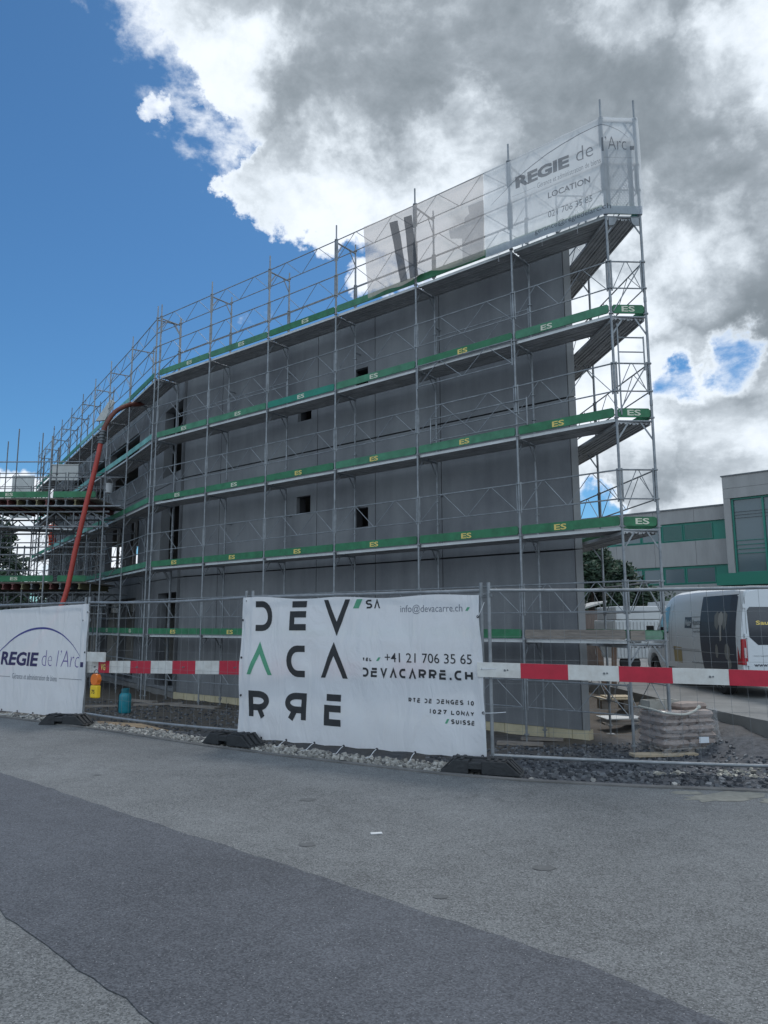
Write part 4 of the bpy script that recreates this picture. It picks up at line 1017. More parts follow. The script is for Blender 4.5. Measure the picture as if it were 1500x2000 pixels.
# --- the arc logo banner
A2_, B2_ = V((-8.0, 14.6, 0)), V((-4.95, 12.42, 0)); A2_ = V((-8.0, 14.35, 0)); B2_ = V((-4.97, 12.275, 0))
def edgeB(u, v): return .045 * math.sin(u * 9) * math.exp(-((u - .75) ** 2) / .16) * ss(.9, 1.8, v)
fnB, dB, nB = banner_surface(A2_, B2_, .075, None, .022, 8.4, edgeB)
UB = [.1 + 3.75 * i / 60 for i in range(61)]; VB = [0 + 1.88 * i / 30 for i in range(31)]
def outB(u, v):
    tu = (u - .1) / 3.75; tv = v / 1.88; zt = 1.80 + .085 * tu + (.05 * math.sin(tu * 20) if tu < .3 else 0) * (1 - tu / .3 if tu < .3 else 0); zb = .02 + .03 * tu
    return .1 + 3.76 * tu, zb + (zt - zb) * tv
bB = thing('arc_logo_banner', (B2_.x, B2_.y, 0), 'white banner with a thin blue arc over its lettering, tied on the left fence', 'banner')
cloth(fnB, UB, VB, outB, 'cloth', bwhite, bB)
def smB(parts, nm, m): return surf_mesh([([(p[0], p[1], (p[2] if len(p) > 2 else 0) + .0045) for p in vs], fs) for vs, fs in parts], fnB, nm, m, bB, [.1 + .1 * i for i in range(40)], [.1 * i for i in range(20)])
def arcband(u0, v0, uc, vc, u1_, v1_, th0, th1, n=44):
    vs, fs = [], []
    for i in range(n + 1):
        t = i / n; u = u0 + (u1_ - u0) * t
        # circle-like arch through three points
        if u <= uc: h = v0 + (vc - v0) * (1 - abs((uc - u) / (uc - u0)) ** 2.1)
        else: h = v1_ + (vc - v1_) * (1 - abs((u - uc) / (u1_ - uc)) ** 2.1)
        th = th0 + (th1 - th0) * math.sin(math.pi * t); vs += [(u, h - th / 2, 0), (u, h + th / 2, 0)]
    for i in range(n): fs.append((2 * i, 2 * i + 2, 2 * i + 3, 2 * i + 1))
    return vs, fs
smB([arcband(.93, .86, 2.58, 1.489, 3.70, 1.03, .010, .036)], 'arc_emblem', ink_b)
smB([fit(text2d('REGIE', bold=.035, shear=.12), 1.275, .832, 2.50, 1.074)], 'lettering', ink_n)
smB([fit(text2d('de l’Arc', bold=-.022, shear=.1, res=2), 2.61, .85, 3.675, 1.12)], 'lettering', ink_v)
smB([quad2(3.715, .861, 3.80, .942)], 'full_stop', ink_n)
smB([fit(text2d('Gérance et administration de biens'), 1.714, .605, 3.088, .70)], 'lettering', ink_gr)
smB([quad2(1.02, .627, 1.644, .636), quad2(3.161, .655, 3.778, .664)], 'rule_line', ink_gr)
ties(fnB, [(1.45, .05, -.5, -1, .2), (1.95, .055, -.6, -.9, .22), (2.45, .055, -.35, -1, .2), (2.95, .06, 0, 0, 0), (3.4, .06, 0, 0, 0), (3.83, .09, 0, 0, 0), (3.83, 1.1, 0, 0, 0), (3.84, 1.75, 1, 0, .12)], bB, nB, dB)

# --- translucent banners on the top lift
net = cloth_mat('banner_net', (.80, .82, .84), .38, transl=.6); netb = cloth_mat('banner_net_beige', (.60, .55, .52), .34, transl=.6)
ik2 = ink('net_ink', (.06, .07, .09), .38); ik3 = ink('net_ink_grey', (.10, .11, .13), .35); ikp = ink('net_patch', (.30, .29, .30), .62)
uG = V((u1.x, u1.y, 0)); nO = -n1_
def fnC(u, v, lay=0.):       # u runs left to right: negative on the front run, positive round the end
    if u <= 0: p = FO[6] + uG * (-u); nn = nO; 
    else: p = FO[6] + hd * u; nn = -nf
    k = 1 - min(1, abs(u) / .08) 
    if k > 0: nn = (nO * (1 - .5 * (1 + (u / .08 if abs(u) < .08 else 0))) + (-nf) * .5 * (1 + (u / .08 if abs(u) < .08 else 0))).normalized()
    w = .02 * mnoise.noise(V((u * 1.3, v * 1.5, 3))) + .012 * mnoise.noise(V((u * 4, v * 3, 7)))
    return p + nn * (.055 + w + lay) + UP * v
bC = thing('upper_net_banner', (FO[6].x, FO[6].y, 9.2), 'translucent grey lettered net banner wrapped round the top right corner of the scaffold', 'banner')
UC = [-2.62 + 2.62 * i / 40 for i in range(41)] + [.02, .04, .06] + [.08 + .64 * i / 10 for i in range(11)]; VC = [9.2 + 2.04 * i / 26 for i in range(27)]
def outC(u, v):
    tv = (v - 9.2) / 2.04; tu = (u + 2.62) / 3.3; zb = 9.19 + .05 * tu + .012 * math.sin(u * 9); zt = 11.16 + .085 * tu - .018 * math.sin(u * 4) ** 2
    return (min(u, .70 + .03 * math.sin(tv * 3)) if u > .6 else u), zb + (zt - zb) * tv
cloth(fnC, UC, VC, outC, 'net_cloth', net, bC)
def smC(parts, nm, m): return surf_mesh([([(p[0], p[1], (p[2] if len(p) > 2 else 0) + .005) for p in vs], fs) for vs, fs in parts], fnC, nm, m, bC, [-2.6 + .1 * i for i in range(26)] + [-.08, -.05, -.02, 0, .02, .05, .08] + [.1 + .1 * i for i in range(7)], [9.2 + .1 * i for i in range(21)])
smC([fit(text2d('REGIE', bold=.05), -1.853, 10.47, -.66, 10.735)], 'lettering', ik2)
smC([fit(text2d('de l', bold=-.01), -.512, 10.50, .02, 10.80)], 'lettering', ik2)
smC([fit(text2d('’Arc', bold=-.01), .045, 10.54, .45, 10.82)], 'lettering', ik2)
smC([quad2(.518, 10.538, .60, 10.624)], 'full_stop', ik2)
smC([fit(text2d('Gérance et administration de biens', bold=-.005), -1.364, 10.285, -.03, 10.40)], 'lettering', ik3)
smC([fit(text2d('LOCATION', bold=.02), -1.134, 9.965, -.25, 10.095)], 'lettering', ik2)
smC([fit(text2d('021 706 35 85'), -1.15, 9.555, -.22, 9.69)], 'lettering', ik2)
smC([fit(text2d('gerance@regiedelarc.ch', bold=.005), -1.46, 9.285, .087, 9.43)], 'lettering', ik2)
smC([arcband(-2.449, 10.33, -.1, 11.07, .50, 10.80, .008, .022)], 'arc_emblem', ik3)
smC([quad2(-1.95, 10.33, -1.40, 10.335), quad2(.02, 10.37, .58, 10.375)], 'rule_line', ik3)
hm = MB()     # denser hem along the bottom
hem = cloth_mat('net_hem', (.50, .54, .60), .15, transl=.4)
surf_mesh([quad2(-2.6, 9.215, .69, 9.375, .003)], fnC, 'hem', hem, bC, [-2.6 + .1 * i for i in range(26)] + [-.08, -.04, 0, .04, .08] + [.1 + .1 * i for i in range(7)], [])
for u in (-2.3, -1.3, -.55): c = fnC(u, 9.2, .01); mb = MB(); mb.path([c, c + UP * -.08 + nO * .01, c + UP * -.2], .003, 5); mb.build('cable_tie', tie_m, bC)
bD = thing('upper_beige_banner', (FO[5].x, FO[5].y, 9.2), 'translucent beige net banner with two dark slanting bars on the top scaffold lift', 'banner')
def fnD(u, v, lay=0.):
    w = .03 * mnoise.noise(V((u * 1.1, v * 1.5, 13))) + .015 * mnoise.noise(V((u * 4, v * 3, 17)))
    return FO[6] + uG * (-u) + nO * (.05 + w + lay) + UP * v
UD = [-6.03 + 3.4 * i / 40 for i in range(41)]; VD = [9.26 + 1.9 * i / 24 for i in range(25)]
def outD(u, v):
    tu = (u + 6.03) / 3.4; tv = (v - 9.26) / 1.9
    zb = 9.26 + .13 * math.exp(-((tu - .52) / .12) ** 2) + .05 * math.exp(-((tu - .18) / .08) ** 2); zt = 11.15 - .015 * math.sin(tu * 12) ** 2
    return u + (.14 * (1 - tv) * (1 - tu)), zb + (zt - zb) * tv
cloth(fnD, UD, VD, outD, 'net_cloth', netb, bD)
dk = ink('net_bar', (.06, .065, .075), .2)
def smD(parts, nm, m): return surf_mesh([([(p[0], p[1], (p[2] if len(p) > 2 else 0) + .005) for p in vs], fs) for vs, fs in parts], fnD, nm, m, bD, UD[::2], VD[::2])
smD([([(-4.898, 9.36, 0), (-4.69, 9.36, 0), (-4.981, 10.94, 0), (-5.228, 10.97, 0)], [(0, 1, 2, 3)])], 'slanting_bar', dk)
smD([([(-4.618, 9.365, 0), (-4.384, 9.365, 0), (-4.552, 10.91, 0), (-4.792, 10.94, 0)], [(0, 1, 2, 3)])], 'slanting_bar', dk)
smD([([(-3.2, 9.33, 0), (-2.66, 9.34, 0), (-2.63, 10.53, 0), (-3.03, 10.55, 0), (-3.0, 10.36, 0), (-3.12, 10.3, 0), (-3.14, 10.16, 0), (-3.54, 10.17, 0), (-3.5, 9.95, 0), (-3.2, 9.85, 0)], [(0, 1, 2, 3, 4, 5, 6, 7, 8, 9)])], 'grey_patch', ikp)

# ================================================================== barrier boards
bw = mat('board_white_paint', (.62, .62, .60), .6, vscale=7, col2=(.48, .46, .43)); br = mat('board_red_paint', (.42, .012, .035), .55, var=.12, vscale=8)
def board(a, b, za, zb_, h, edges, label):
    """edges: (s0,s1) red stretches"""
    t = thing('barrier_board', (a.x, a.y, 0), label, 'barrier board', 'red and white barrier boards behind the fence')
    d = (b - a); d.z = 0; L = d.length; d.normalize(); n = V((d.y, -d.x, 0))
    def P(s, z, o): return a + d * s + n * o + UP * (za + (zb_ - za) * s / L + z)
    mb = MB(); mb.hexa([P(0, 0, 0), P(L, 0, 0), P(L, 0, -.03), P(0, 0, -.03), P(0, h, 0), P(L, h, 0), P(L, h, -.03), P(0, h, -.03)]); mb.build('plank', bw, t)
    for s0, s1 in edges:
        m2 = MB(); m2.hexa([P(s0, -.001, .002), P(s1, -.001, .002), P(s1, -.001, 0.0002), P(s0, -.001, 0.0002), P(s0, h + .001, .002), P(s1, h + .001, .002), P(s1, h + .001, 0.0002), P(s0, h + .001, 0.0002)]); m2.build('red_stripe', br, t)
    for s0 in [.3 + k * 1.04 for k in range(int(L / 1.04))]:
        m3 = MB(); m3.tube(P(s0, h * .5, .0), P(s0, h * .5, .009), .012, 8); m3.tube(P(s0 + .03, h * .52, .0), P(s0 + .03, h * .52, .008), .009, 8); m3.build('bolt_pair', galvd, t)
    return t
nF = V((dA.y, -dA.x, 0))
ra, rb = V((1.02, 8.22, 0)), V((4.9, 7.28, 0))
board(ra, rb, .965, .885, .158, [(.47, .97), (1.49, 2.02), (2.56, 3.08), (3.6, 3.98)], 'red and white barrier board across the bare fence panel right of the big banner')
la, lb = V((-4.98, 12.22 - .03, 0)) , V((1.0, 8.28, 0)); 
off_ = -nF * .06
bl = board(la + off_, lb + off_, .77, .95, .185, [(.40, .68), (1.19, 1.67), (2.15, 2.64), (3.12, 3.62), (4.1, 4.6), (5.08, 5.57), (6.05, 6.55)], 'red and white barrier board left of the big banner, carrying the hazard lamp')
dL = (lb - la).normalized()
mb = MB(); c = la + dL * .44 + UP * 1.035 + nF * .02; mb.box(c, (.45, .03, .15), (dL, nF, UP)); mb.build('board_end', bw, bl)
st_ = surf_mesh([fit(text2d('VG', bold=.03), 0, 0, .12, .10)], lambda u, v, l=0: la + dL * (.47 + u) + nF * -.052 + UP * (.825 + v), 'stencil', yel, bl)
# hazard lamp
hl = thing('hazard_lamp', (la.x + .05, la.y - .12, .5), 'orange and yellow hazard lamp hanging under the left end of the barrier board', 'lamp')
c = la + dL * .52 + nF * .06 + UP * .50
mb = MB(); mb.box(c + UP * .0, (.17, .085, .20), (dL, nF, UP)); mb.build('housing', mat('yellow_plastic', (.75, .50, .02), .4), hl, bevel=.02)
mb = MB(); mb.tube(c + UP * .19 - nF * .035, c + UP * .19 + nF * .035, .088, 20); mb.box(c + UP * .145, (.15, .06, .07), (dL, nF, UP)); mb.build('lens', mat('orange_lens', (.72, .17, .02), .3), hl, smooth=True)
mb = MB(); mb.path([c + UP * .27 + dL * .06 * math.cos(a) + UP * .07 * math.sin(a) for a in (math.pi * i / 8 for i in range(9))], .006, 6); mb.build('handle', gro, hl)
surf_mesh([fit(text2d('75', bold=.02), 0, 0, .08, .06)], lambda u, v, l=0: c - dL * .04 + dL * u + nF * .0445 + UP * (v - .03), 'marking', ink_k, hl)
# ================================================================== things on the site
def plank(c, ang, L, w, h, label, m=None, tilt=0):
    d = V((math.cos(ang), math.sin(ang), tilt)).normalized(); n = V((-math.sin(ang), math.cos(ang), 0)); u = d.cross(n)
    mb = MB(); c = V(c); mb.box(c, (L, w, h), (d, n, u)); o = mb.build('plank', m or woodl, None, bevel=.004); return tag(o, label, 'plank')
def gz(x, y): return site_z(x, y)
plank((2.52, 14.12, gz(2.6, 14.1) + .035), -.25, .85, .22, .05, 'short weathered plank under the scaffold leg in front of the yellow insulation strip', wood)
plank((3.02, 14.55, gz(3, 14.5) + .03), -.2, .8, .22, .04, 'short plank under the inner scaffold leg, right against the insulation strip', wood)
plank((4.72, 12.86, gz(4.7, 12.8) + .03), .10, 1.12, .24, .045, 'pale plank under the two end scaffold legs in front of the bag pallet', woodl)
plank((-7.2, 21.95, gz(-7.2, 21.9) + .04), -.6, 1.5, .22, .05, 'plank under the scaffold legs at the bend of the two scaffolds', wood)
plank((-5.15, 20.4, gz(-5.1, 20.4) + .04), -.5, 1.6, .25, .05, 'plank lying under the scaffold leg left of the big banner', wood)
plank((-6.3, 20.9, gz(-6.3, 20.9) + .04), .25, 1.3, .22, .05, 'grey plank lying on the gravel right behind the gas bottle', wood)
plank((-7.9, 20.6, gz(-7.9, 20.6) + .04), .1, 1.4, .2, .05, 'grey plank lying on the gravel left behind the gas bottle', wood)
plank((5.0, 16.0, -.44), .12, .85, .55, .022, 'white sheet board lying flat beside the wall corner', mat('white_board', (.55, .56, .55), .6))
plank((5.05, 15.75, -.53), .05, 1.0, .2, .04, 'narrow plank below the flat white sheet beside the wall corner', wood)
# chipboard on blocks
t = thing('chipboard_stack', (5.35, 17.6, -.45), 'pale chipboard laid on two blocks behind the wall corner', 'board stack')
mb = MB(); mb.box((5.35, 17.6, -.20), (.78, .6, .03)); mb.box((5.45, 17.65, -.165), (.62, .5, .022)); mb.build('chipboard', mat('chipboard', (.46, .38, .26), .8, var=.3, vscale=30), t)
mb = MB(); mb.box((5.1, 17.6, -.33), (.14, .4, .22)); mb.box((5.6, 17.6, -.33), (.14, .4, .22)); mb.build('support_block', wood, t)
# gas bottle
bx, by = -6.62, 19.15; bz_ = gz(bx, by)
gb = thing('gas_bottle', (bx, by, bz_), 'teal gas bottle standing on the gravel behind the left bare fence panel', 'gas bottle')
prof = [(0, .0), (.135, 0), (.15, .03), (.152, .06), (.152, .40), (.14, .46), (.10, .50), (.04, .52), (0, .52)]
mb = MB(); N = 24; mb.v = [(bx + r * math.cos(2 * math.pi * i / N), by + r * math.sin(2 * math.pi * i / N), bz_ + .01 + z) for r, z in prof for i in range(N)]
mb.f = [(j * N + i, j * N + (i + 1) % N, (j + 1) * N + (i + 1) % N, (j + 1) * N + i) for j in range(len(prof) - 1) for i in range(N)]
mb.build('tank', mat('teal_enamel', (.010, .19, .24), .4, var=.15, vscale=8), gb, smooth=True)
mb = MB()
for k in range(20):
    a = 2 * math.pi * k / 20; b = 2 * math.pi * (k + 1) / 20
    if 8 <= k <= 10: continue
    p = [V((bx + .10 * math.cos(x), by + .10 * math.sin(x), bz_ + .49)) for x in (a, b)]; mb.hexa([p[0], p[1], p[1] * 1 + V((-.008 * math.cos(b), -.008 * math.sin(b), 0)), p[0] + V((-.008 * math.cos(a), -.008 * math.sin(a), 0)), p[0] + UP * .13, p[1] + UP * .13, p[1] + V((-.008 * math.cos(b), -.008 * math.sin(b), .13)), p[0] + V((-.008 * math.cos(a), -.008 * math.sin(a), .13))])
mb.build('collar', mat('teal_collar', (.010, .12, .15), .45), gb)
mb = MB(); mb.tube((bx, by, bz_ + .53), (bx, by, bz_ + .60), .025, 10); mb.tube((bx - .06, by, bz_ + .585), (bx + .04, by, bz_ + .585), .018, 8); mb.path([(bx - .06, by, bz_ + .58), (bx - .15, by - .03, bz_ + .5), (bx - .17, by, bz_ + .25), (bx - .2, by + .1, bz_ + .02)], .012, 6); mb.build('valve', black, gb)
# pallet with cement bags ---------------------------------------------------
pc = V((5.13, 13.30, -.60)); pa = math.atan2(.26, .965); pd = V((math.cos(pa), math.sin(pa), 0)); pn = V((-pd.y, pd.x, 0))
pz = gz(4.8, 12.9)
pt = thing('pallet', (pc.x, pc.y, pz), 'dark wooden pallet under the wrapped paper bags', 'pallet')
mb = MB()
for s in (-.45, 0, .45):
    for w_ in (-.33, 0, .33): mb.box(pc * 1 + pd * s + pn * w_ + UP * (pz - pc.z + .065), (.12, .10, .09), (pd, pn, UP))
mb.build('pallet_block', wood, pt)
mb = MB()
for w_ in (-.34, -.17, 0, .17, .34): mb.box(V((pc.x, pc.y, pz + .123)) + pn * w_, (1.08, .11, .022), (pd, pn, UP))
for w_ in (-.33, 0, .33): mb.box(V((pc.x, pc.y, pz + .010)) + pn * w_, (1.08, .10, .019), (pd, pn, UP))
mb.build('pallet_board', wood, pt)
bagm = mat('cement_paper_bag', (.27, .215, .19), .75, var=.18, vscale=6, bump=.3, bscale=14); bag2 = mat('cement_bag_band', (.17, .185, .23), .7, var=.15, vscale=10)
def bag(c, ang, L, w_, h, label, sq=.0, m=None):
    d = V((math.cos(ang), math.sin(ang), 0)); n = V((-d.y, d.x, 0)); mb = MB(); nu, nv = 15, 11; sd_ = random.uniform(0, 50)
    def pt_(u, v, top):
        e = (1 - abs(2 * u - 1) ** 6) ** .42 * (1 - abs(2 * v - 1) ** 6) ** .42
        z = (h / 2) * e * (1 if top else -1); q = .012 * mnoise.noise(V((u * 4, v * 3, sd_ + (3 if top else 0))))
        bul = 1 - .05 * (1 - e)
        return V(c) + d * ((u - .5) * L * bul) + n * ((v - .5) * w_ * bul) + UP * (z + q * e)
    for top in (1, 0):
        vs = [pt_(i / (nu - 1), j / (nv - 1), top) for j in range(nv) for i in range(nu)]
        mb.add(vs, [(j * nu + i, j * nu + i + 1, (j + 1) * nu + i + 1, (j + 1) * nu + i) for j in range(nv - 1) for i in range(nu - 1)])
    bm = bmesh.new(); bv = [bm.verts.new(v) for v in mb.v]
    for f in mb.f: bm.faces.new([bv[i] for i in f])
    bmesh.ops.remove_doubles(bm, verts=bm.verts, dist=.002); bm.verts.index_update(); m2 = MB(); m2.add([v.co.copy() for v in bm.verts], [tuple(v.index for v in f.verts) for f in bm.faces]); bm.free()
    o = m2.build('paper_bag', m or bagm, None, smooth=True); tag(o, label, 'bag', 'paper bags stacked on the pallet')
    bnd = MB(); 
    vs = [pt_(.40 + .2 * i / 4, j / (nv - 1), 0) + UP * 0 for j in (0,) for i in range(5)]
    return o
rows = ['lowest', 'second lowest', 'middle', 'second highest', 'top']
random.seed(31)
for k in range(5):
    z = pz + .135 + .065 + k * .118; sh = random.uniform(-.015, .015)
    if k % 2 == 0: pos = [(-.26, -.21), (.27, -.21), (-.26, .20), (.27, .20)]; L_, W_ = .55, .40; da = 0
    else: pos = [(-.36, 0), (0, 0), (.36, 0)]; L_, W_ = .78, .37; da = math.pi / 2
    for i, (s, w_) in enumerate(pos):
        side = (['left front', 'right front', 'left rear', 'right rear'] if k % 2 == 0 else ['left', 'centre', 'right'])[i]
        fr = 1 - .025 * k
        bag(V((pc.x, pc.y, z)) + pd * (s * fr + sh) + pn * (w_ * fr), pa + da + random.uniform(-.04, .04), L_, W_, .135, 'grey brown paper bag, %s of the %s layer on the pallet' % (side, rows[k]))
bag(V((pc.x, pc.y, pz + .135 + .065 + 5 * .118)) + pd * .22 + pn * -.05, pa + .15, .62, .40, .13, 'grey brown paper bag lying askew on top of the stack beside the hollow block')
hb = MB(); c = V((pc.x, pc.y, pz + .135 + 5 * .118 + .085)) + pd * -.18 + pn * .14
for s in (-.30, -.02, .26): hb.box(c + pd * s, (.045, .24, .15), (pd, pn, UP))
for w_ in (-.125, .125): hb.box(c + pn * w_ + pd * -.02, (.605, .03, .152), (pd, pn, UP))
hb.box(c + pd * -.02 + UP * -.06, (.51, .215, .02), (pd, pn, UP))
lone(hb, 'hollow_block', mat('pale_concrete_block', (.33, .32, .29), .95, var=.1, vscale=20), 'pale hollow concrete block on top of the bag stack', 'block')
film = bpy.data.materials.new('clear_film'); film.use_nodes = True; t_ = film.node_tree; b_ = t_.nodes['Principled BSDF']; b_.inputs['Base Color'].default_value = (.75, .78, .82, 1); b_.inputs['Roughness'].default_value = .16
tr_ = t_.nodes.new('ShaderNodeBsdfTransparent'); mx_ = t_.nodes.new('ShaderNodeMixShader'); lw = t_.nodes.new('ShaderNodeTexNoise'); lw.inputs['Scale'].default_value = 9; lw.inputs['Detail'].default_value = 5; lw.inputs['Distortion'].default_value = 2
mr_ = t_.nodes.new('ShaderNodeMapRange'); t_.links.new(lw.outputs['Fac'], mr_.inputs[0]); mr_.inputs[1].default_value = .38; mr_.inputs[2].default_value = .72; mr_.inputs[3].default_value = .97; mr_.inputs[4].default_value = .72
bp_ = t_.nodes.new('ShaderNodeBump'); bp_.inputs['Strength'].default_value = .9; bp_.inputs['Distance'].default_value = .05; t_.links.new(lw.outputs['Fac'], bp_.inputs['Height']); t_.links.new(bp_.outputs[0], b_.inputs['Normal'])
t_.links.new(mr_.outputs[0], mx_.inputs[0]); t_.links.new(b_.outputs[0], mx_.inputs[1]); t_.links.new(tr_.outputs[0], mx_.inputs[2]); t_.links.new(mx_.outputs[0], t_.nodes['Material Output'].inputs[0])
fl = MB(); N = 40; rows_ = 9
for j in range(rows_):
    z = pz + .03 + .74 * j / (rows_ - 1)
    for i in range(N):
        a = 2 * math.pi * i / N; ca, sa = math.cos(a), math.sin(a); k_ = 1 / max(abs(ca), abs(sa)) ** .82
        fl_ = 1.08 + .10 * (1 - j / (rows_ - 1)) ** 2 + .03 * mnoise.noise(V((i * .9, j * .8, 1)))
        fl.v.append(tuple(V((pc.x, pc.y, z + .03 * mnoise.noise(V((i * .7, j, 4))))) + pd * (ca * k_ * .535 * fl_) + pn * (sa * k_ * .41 * fl_)))
fl.f = [(j * N + i, j * N + (i + 1) % N, (j + 1) * N + (i + 1) % N, (j + 1) * N + i) for j in range(rows_ - 1) for i in range(N)]
tag(fl.build('stretch_film', film, None, smooth=True), 'torn clear plastic film wrapped round the paper bags on the pallet', 'plastic film')
mb = MB(); c = V((pc.x, pc.y, pz + .27)) + pd * .17 - pn * .50; mb.box(c, (.19, .004, .10), (pd, pn, UP)); lone(mb, 'delivery_label', mat('white_paper', (.72, .76, .82), .7), 'white paper label stuck on the film low on the front of the bag stack', 'label')
mb = MB(); pts = catm([V((pc.x, pc.y, pz + .76)) + pd * s + pn * w_ + UP * h for s, w_, h in ((-.60, .2, .02), (-.56, -.1, .0), (-.50, -.42, -.03), (-.2, -.48, -.06), (.05, -.44, -.02), (.2, -.40, .05))]); mb.path(pts, [.020] * (len(pts) - 5) + [.030] * 5, 8)
tag(mb.build('rolled_film', mat('milky_film', (.42, .42, .38), .3), None, smooth=True), 'bundled milky film draped along the top edge of the bag stack', 'plastic film')
# leaning stakes and earth
for i, (x, a, lb_) in enumerate(((5.72, .12, 'left leaning brown timber stake behind the end scaffold'), (5.95, -.10, 'right leaning brown timber stake behind the end scaffold'))):
    mb = MB(); mb.hexa([(x, 19.6, -.2), (x + .12, 19.6, -.2), (x + .12, 19.66, -.2), (x, 19.66, -.2), (x - a * 1.2, 19.75, 1.25), (x + .12 - a * 1.2, 19.75, 1.25), (x + .12 - a * 1.2, 19.81, 1.25), (x - a * 1.2, 19.81, 1.25)])
    lone(mb, 'timber_stake', mat('brown_timber%d' % i, (.17, .11, .08), .85, var=.3), lb_, 'stake')
# shed
sh = thing('site_shed', (7.2, 28, -.1), 'low timber site shed with a pale slanting roof just right of the wall corner', 'shed')
mb = MB(); mb.box((7.65, 28.5, .95), (1.0, 1.6, 2.1)); mb.build('wall', mat('shed_timber', (.20, .165, .15), .9, var=.2, stretch=(8, 8, 1)), sh)
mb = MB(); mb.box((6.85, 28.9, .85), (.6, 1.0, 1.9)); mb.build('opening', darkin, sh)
mb = MB(); mb.prism([(6.35, 27.6, 1.72), (8.35, 27.6, 2.30), (8.35, 27.6, 2.36), (6.35, 27.6, 1.80)], (0, 2.2, 0)); mb.build('roof', mat('shed_roof', (.42, .42, .40), .7, var=.1), sh)
# white trailer
tw = mat('trailer_white', (.55, .57, .58), .5, var=.06, vscale=2)
tr = thing('ribbed_trailer', (8.6, 25, -.1), 'white ribbed trailer body standing between the site shed and the van', 'trailer')
mb = MB(); mb.box((8.75, 25.6, 1.0), (2.3, 2.4, 1.25)); mb.box((8.6, 25.5, 1.86), (1.9, 2.2, .44)); mb.build('body', tw, tr, bevel=.03)
mb = MB()
for k in range(20): mb.box((7.66 + k * .115, 24.385, 1.0), (.03, .025, 1.15))
for k in range(18): mb.box((7.588, 24.5 + k * .13, 1.0), (.022, .03, 1.15))
mb.build('side_rib', tw, tr)
for x in (8.1, 9.4):
    mb = MB(); mb.tube((x, 24.5, .22), (x, 24.72, .22), .32, 20); mb.build('wheel', black, tr, smooth=True)
mb = MB(); mb.prism([(9.42, 24.35, 1.64), (9.60, 24.35, 1.64), (9.60, 24.35, 2.12), (9.50, 24.35, 2.26)], (0, 2.2, 0)); mb.build('end_flap', tw, tr)

# ================================================================== van
vx, vy, vz, VW, VL = 8.80, 16.3, -.10, 1.0, 5.93
van = thing('panel_van', (vx, vy + 3, vz), 'white panel van with a dark animal picture on its side, parked at right', 'van')
vwhite = mat('van_white', (.60, .63, .66), .28, spec=.6); vdark = mat('van_dark_print', (.022, .030, .052), .35); vglass = mat('van_glass', (.015, .02, .03), .08, spec=.8); vsil = mat('van_grey', (.46, .48, .50), .3, spec=.6)
ST = [(0, 2.36, .965, .36), (.05, 2.42, .99, .34), (.5, 2.47, 1, .34), (2.4, 2.49, 1, .34), (3.7, 2.47, 1, .34), (4.05, 2.43, .995, .34), (4.3, 2.36, .99, .34), (4.6, 2.20, .985, .34), (4.9, 1.98, .98, .34), (5.2, 1.72, .975, .34), (5.5, 1.42, .97, .34), (5.62, 1.32, .96, .34), (5.9, 1.20, .93, .32), (6.1, 1.05, .89, .30), (6.22, .86, .84, .30), (6.27, .64, .78, .32)]
FR = [0, .05, .12, .25, .38, .5, .62, .74, .84, .91, .955, .985, 1.0]; FW = [.93, .975, .995, 1, 1, .99, .965, .925, .885, .855, .81, .70, .45]
def lerp(xs_, ys_, x):
    for a, b, c, d in zip(xs_, xs_[1:], ys_, ys_[1:]):
        if x <= b: return c + (d - c) * max(0, (x - a)) / (b - a)
    return ys_[-1]
rings = []
for s, zt, wf, zb in ST:
    l = [(-FW[k] * wf * VW, zb + (zt - zb) * FR[k]) for k in range(len(FR))]; r_ = [(-a, b) for a, b in l[::-1]]
    rings.append([(vx + a, vy + s, vz + b) for a, b in l + r_])
mb = MB(); n = len(rings[0]); mb.v = [p for r_ in rings for p in r_]
mb.f = [(j * n + i, j * n + (i + 1) % n, (j + 1) * n + (i + 1) % n, (j + 1) * n + i) for j in range(len(rings) - 1) for i in range(n)] + [tuple(range(n)), tuple(range(n * (len(rings) - 1), n * len(rings)))]
body = mb.build('body', vwhite, van)
cut = MB()
for s in (1.05, 5.3):
    cut.tube((vx - 1.3, vy + s, vz + .36), (vx + 1.3, vy + s, vz + .36), .43, 28)
cu = cut.build('cutter', vwhite, van)
md = body.modifiers.new('b', 'BOOLEAN'); md.operation = 'DIFFERENCE'; md.object = cu; md.solver = 'EXACT'
dgp = bpy.context.evaluated_depsgraph_get(); dgp.update(); me2 = bpy.data.meshes.new_from_object(body.evaluated_get(dgp)); body.modifiers.clear(); body.data = me2
bpy.data.objects.remove(cu); me2.polygons.foreach_set('use_smooth', [True] * len(me2.polygons)); me2.set_sharp_from_angle(angle=R(32))
def sidep(s, z, o=0.):
    zt = lerp([q[0] for q in ST], [q[1] for q in ST], s); wf = lerp([q[0] for q in ST], [q[2] for q in ST], s); zb = lerp([q[0] for q in ST], [q[3] for q in ST], s)
    f = (z - zb) / (zt - zb); return V((vx - lerp(FR, FW, f) * wf * VW - o, vy + s, vz + z))
def side(poly, name, m, lay=.004):
    return surf_mesh([([(a, b, 0) for a, b in poly], [tuple(range(len(poly)))])] if not isinstance(poly, list) or not isinstance(poly[0][0], list) else poly, lambda u, v, l=0: sidep(u, v, lay + l), name, m, van, [q[0] for q in ST] + [.3 * i for i in range(21)], [.34 + 2.13 * f for f in FR])
curve = [(2.0 + .07 * math.sin(math.pi * i / 12) - .10 * (1 - i / 12) ** 2, .45 + 1.82 * i / 12) for i in range(13)]
side([(.20, .45)] + curve + [(.20, 2.27)], 'side_print', vdark)
